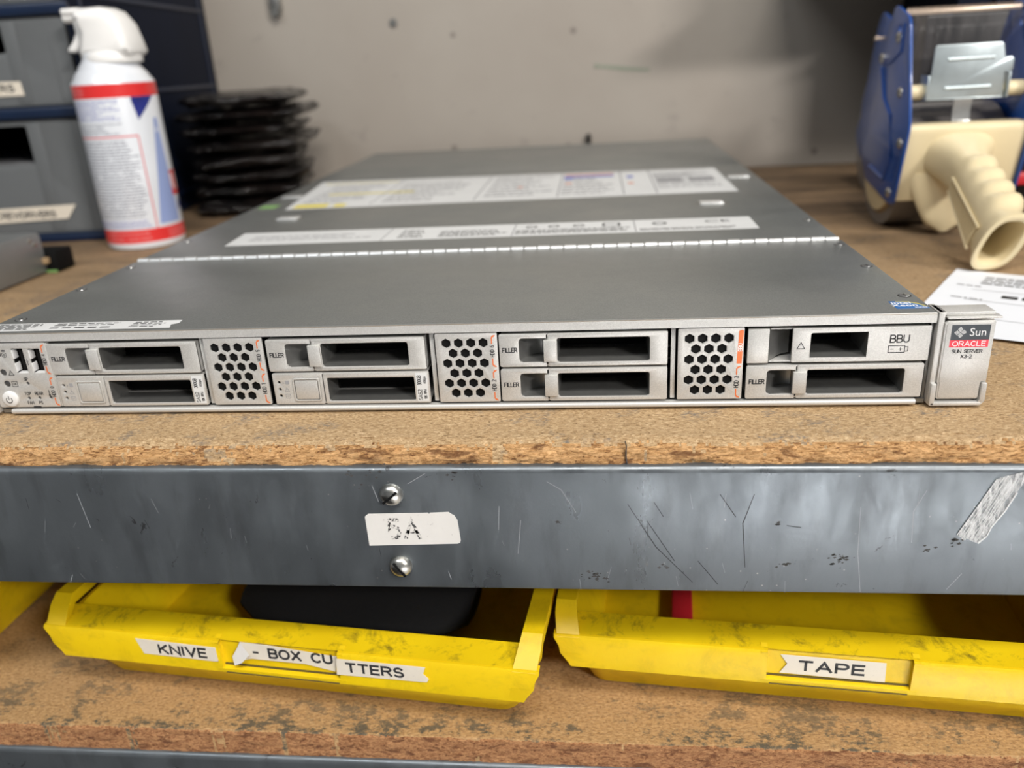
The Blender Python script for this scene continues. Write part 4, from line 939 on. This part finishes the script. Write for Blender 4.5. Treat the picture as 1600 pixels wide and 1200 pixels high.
# ================================================================== stack of black bags
bag_names = ['black glossy bag, %s' % s_ for s_ in ('bottom of the stack behind the spray can', 'second from the bottom of the stack', 'third from the bottom of the stack', 'fourth from the bottom of the stack', 'fourth from the top of the stack', 'third from the top of the stack', 'second from the top of the stack', 'topmost of the stack below the cabinet edge')]
zb_ = 0.0
for i in range(8):
    rnd = random.Random(40 + i); w_, d_, h_ = 65 + rnd.uniform(-5, 6), 90 + rnd.uniform(-8, 8), 9.5
    cxx, cyy = -338 + rnd.uniform(-4, 7), 652 + rnd.uniform(-5, 5); mb = MB()
    nu, nv = 44, 15
    rings = []
    for j in range(nv + 1):
        ph = -PI / 2 + PI * j / nv; ring = []
        for k in range(nu):
            a = 2 * PI * k / nu; c_, s_ = math.cos(a), math.sin(a)
            rx = math.copysign(abs(c_) ** .34, c_); ry = math.copysign(abs(s_) ** .34, s_); hor = max(math.cos(ph), 0.0) ** .42
            x, y, z = w_ * rx * hor, d_ * ry * hor, h_ * math.sin(ph)
            nn = noise.noise(Vector((x * .03, y * .03, i * 3.3 + (1 if ph > 0 else 0)))); n2 = noise.noise(Vector((x * .09, y * .09, i * 5.1 + ph)))
            n3 = noise.noise(Vector((x * .2, y * .2, i * 7.7 + z * .2))); ring.append((x * (1 + .10 * nn) + 5 * n2 * hor, y * (1 + .07 * nn) + 5 * n2, z + 4.5 * nn * hor + 3.2 * n2 * hor + 1.2 * n3))
        rings.append(ring)
    mb.loft(rings); lo = min(p[2] for p in mb.v); mb.map(lambda x, y, z: (x, y, z - lo))
    hi = max(p[2] for p in mb.v); sc_ = 17.6 / hi; mb.map(lambda x, y, z: (x, y, z * sc_))
    o = mb.build('black_bag', bag_m, angle=80); o.location = Vector((cxx, cyy, zb_)) * S; o.rotation_euler = (0, 0, math.radians(12 + rnd.uniform(-7, 7)))
    tag(o, bag_names[i], 'bag', 'black bags stacked behind the spray can'); zb_ += 16.6

# ================================================================== tape dispenser
td = empty('tape_dispenser', (350, 330, 0), 0, 'blue and cream handheld packing tape dispenser, handle pointing forward onto the paper', 'tape dispenser')
PL = [(390.3, 171.5), (386, 173.2), (378.8, 172.2), (358, 165.5), (353.6, 162.5), (350.6, 157.4), (328.3, 88), (328.6, 82), (343.5, 28.0), (346.1, 25.6), (356.3, 24.6), (419.1, 35.6), (435.1, 51.3), (436, 60), (425.3, 74.8), (425.0, 90.9), (415.0, 108.9), (408.2, 133.5), (399.3, 158.8)]
def side_plate(x, sx):
    mb = MB(); mt = Matrix.Translation((x, 0, 0)) @ Matrix(((0, 0, 1, 0), (1, 0, 0, 0), (0, 1, 0, 0), (0, 0, 0, 1)))
    slot = [(344.0, 63.0), (346.2, 63.3), (354.6, 43.6), (352.4, 42.6)]
    keys = [circ(372, 156.5, 3.0, 12)]
    mb.curve([PL, slot] + keys, 1.8, .3, mt)
    # raised rim and pressed rib
    rib = [(402, 136), (399, 138), (388, 150), (380, 152)]; 
    mb.tube([(x + sx * .9, 405, 128), (x + sx * .9, 392, 105), (x + sx * .9, 372, 92), (x + sx * .9, 360, 60), (x + sx * .9, 372, 42), (x + sx * .9, 410, 48)], 1.6, 8)
    mb.tube([(x + sx * .9, 362, 160), (x + sx * .9, 364, 140), (x + sx * .9, 384, 132), (x + sx * .9, 400, 130)], 1.2, 8)
    o = mb.build('side_plate', bluep, td, angle=45)
    if sx < 0:
        for (y, z) in ((372.1, 150.3), (406.8, 134.8), (355.1, 110.4), (342.9, 73.2), (356.3, 33.5)):
            mb = MB(); mb.lathe([(4.0, x + sx * .6), (3.9, x + sx * 1.6), (2.8, x + sx * 2.6), (.2, x + sx * 3.0)], (0, y, z), 20, 'x')
            mb.box(x + sx * 3.1 - .3, x + sx * 3.1 + .3, y - 2.4, y + 2.4, z - .35, z + .35, 0, 1); mb.box(x + sx * 3.1 - .3, x + sx * 3.1 + .3, y - .35, y + .35, z - 2.4, z + 2.4, 0, 1)
            mb.build('screw', [chrome, inner_m], o)
    return o
side_plate(313.5, -1); side_plate(402.5, 1)
mb = MB(); 
sh = [(334.5, 84.5), (337, 86.5), (350, 87), (352, 85), (342, 82), (350, 30), (352, 27.5), (349, 26), (345.5, 27)]
mb.prism([(333.8, 80.0), (334.2, 84.5), (337, 87), (352, 87.3), (352, 84), (340.5, 80), (352.5, 31), (352.0, 28), (347, 27.5)], 'x', 314.8, 401.2, 0, .8)
mb.lathe([(4.5, 314.6), (4.5, 401.4)], (0, 342, 80), 16, 'x')
# lobe of the finger guard below the handle root
rings = []
for k in range(9):
    t_ = k / 8; z = 50 - 46 * t_; hw = 22 * (1 - t_) ** .6 + 7.5; cxl = 350 + 3 * t_; y_ = 345 - 2 * t_; dp = 6.5 * (1 - .1 * t_)
    if k == 8: hw, dp, z = 4, 3.5, 3.6
    rings.append([(cxl + hw * math.cos(2 * PI * i / 20), y_ + dp * math.sin(2 * PI * i / 20), z) for i in range(20)])
mb.loft(rings)
mb.build('shell', cream, td, angle=45)
# hollow pistol grip
A = Vector((357, 344, 65)); Mo = Vector((340.5, 217, 21.5)); nr = 40
U0, U1 = Vector((0, -.18, .98)), Vector((.17, -.38, .91)).normalized()
mb = MB(); rings = []; RB = []
def gring(t_, ax, au, scl):
    c_ = A.lerp(Mo, t_); U = U0.lerp(U1, t_).normalized(); Sx = Vector((1, .02, 0)); ring = []
    for i in range(32):
        a = 2 * PI * i / 32; s_ = math.sin(a); q_ = math.cos(a)
        k = 1 + scl * max(0, s_ * .75 + q_ * .65)
        # rounded-box section
        sq = (abs(q_) ** 2.8 + abs(s_) ** 2.8) ** (-1 / 2.8)
        ring.append(c_ + Sx * (ax * q_ * sq * k) + U * (au * s_ * sq * k))
    return ring
for j in range(nr + 1):
    t_ = j / nr; fl_ = max(0, 1 - t_ / .36); ax = 12.6 + 17 * fl_ ** 2.2; au = 16.0 + 3 * fl_ ** 1.7 + 3.0 * max(0, (t_ - .5) * 2)
    scl = .30 * abs(math.sin((t_ - .30) / .145 * PI)) if .30 < t_ < .88 else 0
    if t_ > .92: e_ = (t_ - .92) / .08; ax += 2.0 * e_; au += 2.6 * e_
    rings.append(gring(t_, ax, au, scl))
rings.append(gring(1.014, 14.4, 21.4, 0)); rings.append(gring(1.018, 12.6, 19.4, 0)); rings.append(gring(1.010, 10.8, 17.2, 0))
for t_, ax, au in ((.97, 10.2, 16.4), (.8, 9.8, 15.5), (.5, 9.5, 14.0), (.3, 8, 12)): rings.append(gring(t_, ax, au, 0))
mb.loft(rings); gp = mb.build('handle', cream, td, angle=50)
mb = MB()
for k in range(19):
    t_ = .36 + .029 * k; c_ = A.lerp(Mo, t_); U = U0.lerp(U1, t_).normalized(); L_ = 3.2 + 3.2 * (k / 18); xo = -13.3 - .4 * (k / 18)
    p0 = c_ + Vector((xo, 0, 0)) + U * (L_ - 3); p1 = c_ + Vector((xo, 0, 0)) - U * (L_ + 4); mb.tube([p0, p1], .75, 6)
for sg in (-1, 1):
    pts = []
    for k in range(10):
        t_ = .34 + .57 * k / 9; c_ = A.lerp(Mo, t_); U = U0.lerp(U1, t_).normalized(); L_ = 3.2 + 3.2 * (k / 9); xo = -13.3 - .4 * (k / 9)
        pts.append(c_ + Vector((xo, 0, 0)) + U * ((L_ - 1.5) if sg > 0 else -(L_ + 5.5)))
    mb.tube(pts, 1.0, 6)
mb.build('grip_ribs', cream, gp)
# roll of tape
tr_ = empty('tape_roll', (358, 398, 0), 0, 'wide roll of clear packing tape mounted in the blue dispenser', 'tape roll')
mb = MB(); mb.lathe([(40, 319.5), (49.5, 319.5), (49.5, 397.5), (40, 397.5)], (0, 399, 50), 64, 'x', 0, False, False); mb.build('wound_tape', rolltape, tr_, angle=40)
mb = MB(); mb.lathe([(38, 319), (40.2, 319), (40.2, 398), (38, 398), (38, 319)], (0, 399, 50), 48, 'x', 0, False, False); mb.build('cardboard_core', kraft, tr_, angle=40)
mb = MB(); mb.lathe([(36, 316), (37.6, 316.5), (37.6, 399), (36, 400)], (0, 399, 50), 40, 'x'); mb.build('roll_hub', cream, td)
mb = MB(); mb.lathe([(5.6, 315), (5.6, 401)], (0, 353, 110), 24, 'x'); mb.build('guide_roller', cream, td)
mb = MB(); mt = Matrix.Translation((0, 0, 0))
mb.curve([[(329.5, 105), (331, 142), (332, 143), (378, 143), (379.5, 141.5), (381.5, 132.6), (386.8, 132.6), (388.2, 131), (388.4, 124), (387, 122.4), (382.6, 122.4), (384, 105)]], 1.0, .2, front(345.5))
for z in (112.5, 133.0): mb.tube([(341, 344.9, z - .3), (374, 344.9, z)], 1.1, 8)
mb.box(330, 385, 345, 360, 103.8, 105.0, .3); mb.box(327.2, 328.6, 342, 358, 104, 122, .4); mb.box(385.2, 386.6, 342, 358, 104, 122, .4)
mb.build('tension_plate', zinc, td)
mb = MB(); mb.prism([(346.5, 104), (347.5, 95), (346.0, 84.5), (344.6, 84.5), (346.0, 95), (345.1, 104)], 'x', 349.5, 362.5); mb.box(349, 363, 343, 346.4, 87.2, 88.6, .3); mb.box(349, 363, 343, 346.4, 84.4, 85.8, .3); mb.build('leaf_spring', silver2, td)
mb = MB(); mb.box(315.5, 400.5, 372, 379, 165.5, 168.6, .4)
for k in range(42): x = 316 + 2.0 * k; mb.add([(x, 372, 168.4), (x + 2, 372, 168.4), (x + 1, 371.4, 171.2), (x, 374, 168.4), (x + 2, 374, 168.4)], [(0, 1, 2), (3, 2, 4), (0, 2, 3), (1, 4, 2)])
mb.build('cutter_blade', coppery, td)
mb = MB(); n = 16; vs = []
for k in range(n + 1):
    u = k / n; z = 100 + 66 * u; y = 350 + 22 * u + 3 * math.sin(u * 5)
    for i in range(9): x = 316.5 + 83.5 * i / 8; vs.append((x, y + 1.4 * noise.noise(Vector((x * .05, z * .05, 3))), z))
mb.add(vs, [(9 * k + i, 9 * k + i + 1, 9 * k + i + 10, 9 * k + i + 9) for k in range(n) for i in range(8)]); mb.build('tape_film', film, tr_, angle=60)

# second dispenser further back
t2 = empty('tape_dispenser', (382, 560, 0), 0, 'second blue tape dispenser standing behind the cream handled one', 'tape dispenser')
def P2(pl, dx, dy): return [((a - 385) * 1.0 + 560 + dy, c_ + dx) for a, c_ in pl]
for x in (356, 411):
    mb = MB(); mt = Matrix.Translation((x, 0, 0)) @ Matrix(((0, 0, 1, 0), (1, 0, 0, 0), (0, 1, 0, 0), (0, 0, 0, 1))); mb.curve([[(y - 385 + 552, z) for y, z in PL]], 1.8, .3, mt); mb.build('side_plate', bluep, t2)
mb = MB(); mb.prism([(502, 84), (520, 87), (519, 82), (507, 80), (519, 31), (517, 26), (512, 26)], 'x', 357, 410, 0, .6); mb.build('shell', cream, t2)
mb = MB(); mb.lathe([(50, 360), (50, 407)], (0, 566, 51), 48, 'x'); mb.build('mounted_roll', rolltape, t2)
mb = MB(); mb.box(345, 356, 538, 541, 148.5, 151.5, .8); mb.build('cutter_tip', coppery, t2)

# black crate with red handle at the far right
cr = empty('tool_crate', (560, 620, 0), 0, 'dark navy and black plastic crate behind the tape dispensers at the right', 'crate')
mb = MB(); mb.box(446, 760, 612, 780, 0, 6); mb.box(446, 760, 612, 616, 0, 205, 2); mb.box(446, 760, 776, 780, 0, 205, 2); mb.box(446, 450, 612, 780, 0, 205, 2); mb.box(756, 760, 612, 780, 0, 205, 2); mb.box(440, 766, 606, 786, 196, 206, 2)
for x in range(480, 750, 60): mb.box(x, x + 5, 606, 613, 5, 196, 1)
mb.build('crate_body', [navy2], cr)
mb = MB(); mb.box(362, 640, 458, 492, 0, 167, 3); mb.box(370, 630, 456.6, 459, 10, 157, 1); mb.box(362, 640, 456, 458.5, 80, 83, .8)
ck = empty('tool_case', (500, 475, 0), 0, 'black upright plastic case directly behind the tape dispenser roll', 'case'); mb.build('case_body', navy3, ck)
mb = MB(); mb.box(436, 480, 448, 458, 20, 31, 2); mb.build('red_latch', redplastic, ck)
tc = MB(); tc.box(300, 1100, 545, 799, 245, 262, 2); tc.box(340, 1090, 560, 790, 262, 470, 4); tc.box(1000, 1012, 560, 799, 120, 245)  # added out of view to block lamp light from the right-hand wall
tag(tc.build('shade_shelf', navy2), 'added dark shelf out of view that shades the right part of the wall', 'shelf')

# ================================================================== packing slip
pp = empty('packing_slip', (322, 232, 0), 0, 'white printed paper slip on the bench under the dispenser handle', 'paper')
ex = Vector((.847, -.531, 0)); ey = Vector((-.531, -.847, 0)); o0 = Vector((322, 232, 0))
mb = MB(); n, m2 = 24, 18; vs = []
def pz(u, v):
    lift = .5 + 1.6 * max(0, (v - 90) / 58) ** 2 * max(0, min(1, u / 60)) + 1.0 * math.exp(-(u / 18) ** 2) * .6
    d = (o0 + ex * u + ey * v) - Vector((340, 212, 0)); lift = min(lift, .15 + max(0, d.length - 14) * .05); return lift
for i in range(n + 1):
    for j in range(m2 + 1):
        u, v = 230 * i / n, 148 * j / m2; p = o0 + ex * u + ey * v; vs.append((p.x, p.y, pz(u, v)))
mb.add(vs, [(i * (m2 + 1) + j, (i + 1) * (m2 + 1) + j, (i + 1) * (m2 + 1) + j + 1, i * (m2 + 1) + j + 1) for i in range(n) for j in range(m2)])
mb.build('sheet', paper_m, pp)
mb = MB(); rnd = random.Random(33)
def pput(mb, a, b2, c_, d_, mi):
    P4 = []
    for u, v in ((a, -c_), (b2, -c_), (b2, -d_), (a, -d_)):
        p = o0 + ex * u + ey * v; P4.append((p.x, p.y, pz(u, v) + .12))
    mb.add(P4, [(0, 1, 2, 3)], mi)
def G(u0, u1, v0, v1, rows, mi=0, fill=.5, wmin=2, wmax=7, ind=.3): greek(mb, u0, u1, -v1, -v0, rows, pput, mi, fill, wmin, wmax, ind, rnd)
G(20, 60, 12, 36, 4, 0, .4); G(80, 130, 8, 26, 3, 0, .4); G(8, 22, 40, 44, 1, 1, .6); G(10, 28, 70, 74, 1, 1, .6)
G(36, 84, 56, 65, 1, 0, .7, 5, 9, 0); G(95, 200, 46, 50, 1, 1, .5)
G(66, 110, 78, 140, 10, 0, .5, 1.5, 3.5, .2); G(118, 220, 60, 135, 11, 0, .5, 1.5, 4, .2)
for v in (50, 75): pput(mb, 18, 230, -v, -v + .5, 1)
pput(mb, 62, 62.5, -145, -75, 1); pput(mb, 0, 60, -111, -110.5, 1); pput(mb, 114, 114.5, -145, -75, 1)
mb.build('printed_text', [ink, inkgrey], pp)

# ================================================================== things on the wall
mb = MB(); mb.box(-345, -331, 788, 799.5, 226, 246, 2); mb.lathe([(5, 786), (5, 799.5)], (-338, 0, 224), 20, 'y'); tag(mb.build('wall_bracket', dull), 'small dark metal bracket on the wall above the stacked bags', 'bracket')
mb = MB(); mb.lathe([(5, 797), (4, 799.6)], (-184.9, 0, 203), 20, 'y'); mb.lathe([(2.2, 795.5), (2.2, 799.6)], (-184.9, 0, 203), 16, 'y'); tag(mb.build('wall_screw', dull), 'round screw head in the wall above the server', 'screw')
mb = MB(); mb.box(63, 69, 790, 799.6, 40, 52, 1.5); tag(mb.build('wall_clip', blackm), 'tiny black clip on the wall just above the server lid', 'clip')
mb = MB(); mb.curve([[(78, 138), (79, 134.5), (110, 129), (145, 126.5), (147, 130), (120, 133), (100, 136)]], .3, 0, front(799.7)); 
for x, z in ((77.8, 136.5),): mb.lathe([(3, 799), (3, 799.8)], (x, 0, z), 16, 'y')
tag(mb.build('tape_residue', plain('tape_residue_green', (.25, .27, .21), .6)), 'short greenish tape mark on the wall', 'tape mark')
rnd = random.Random(9)
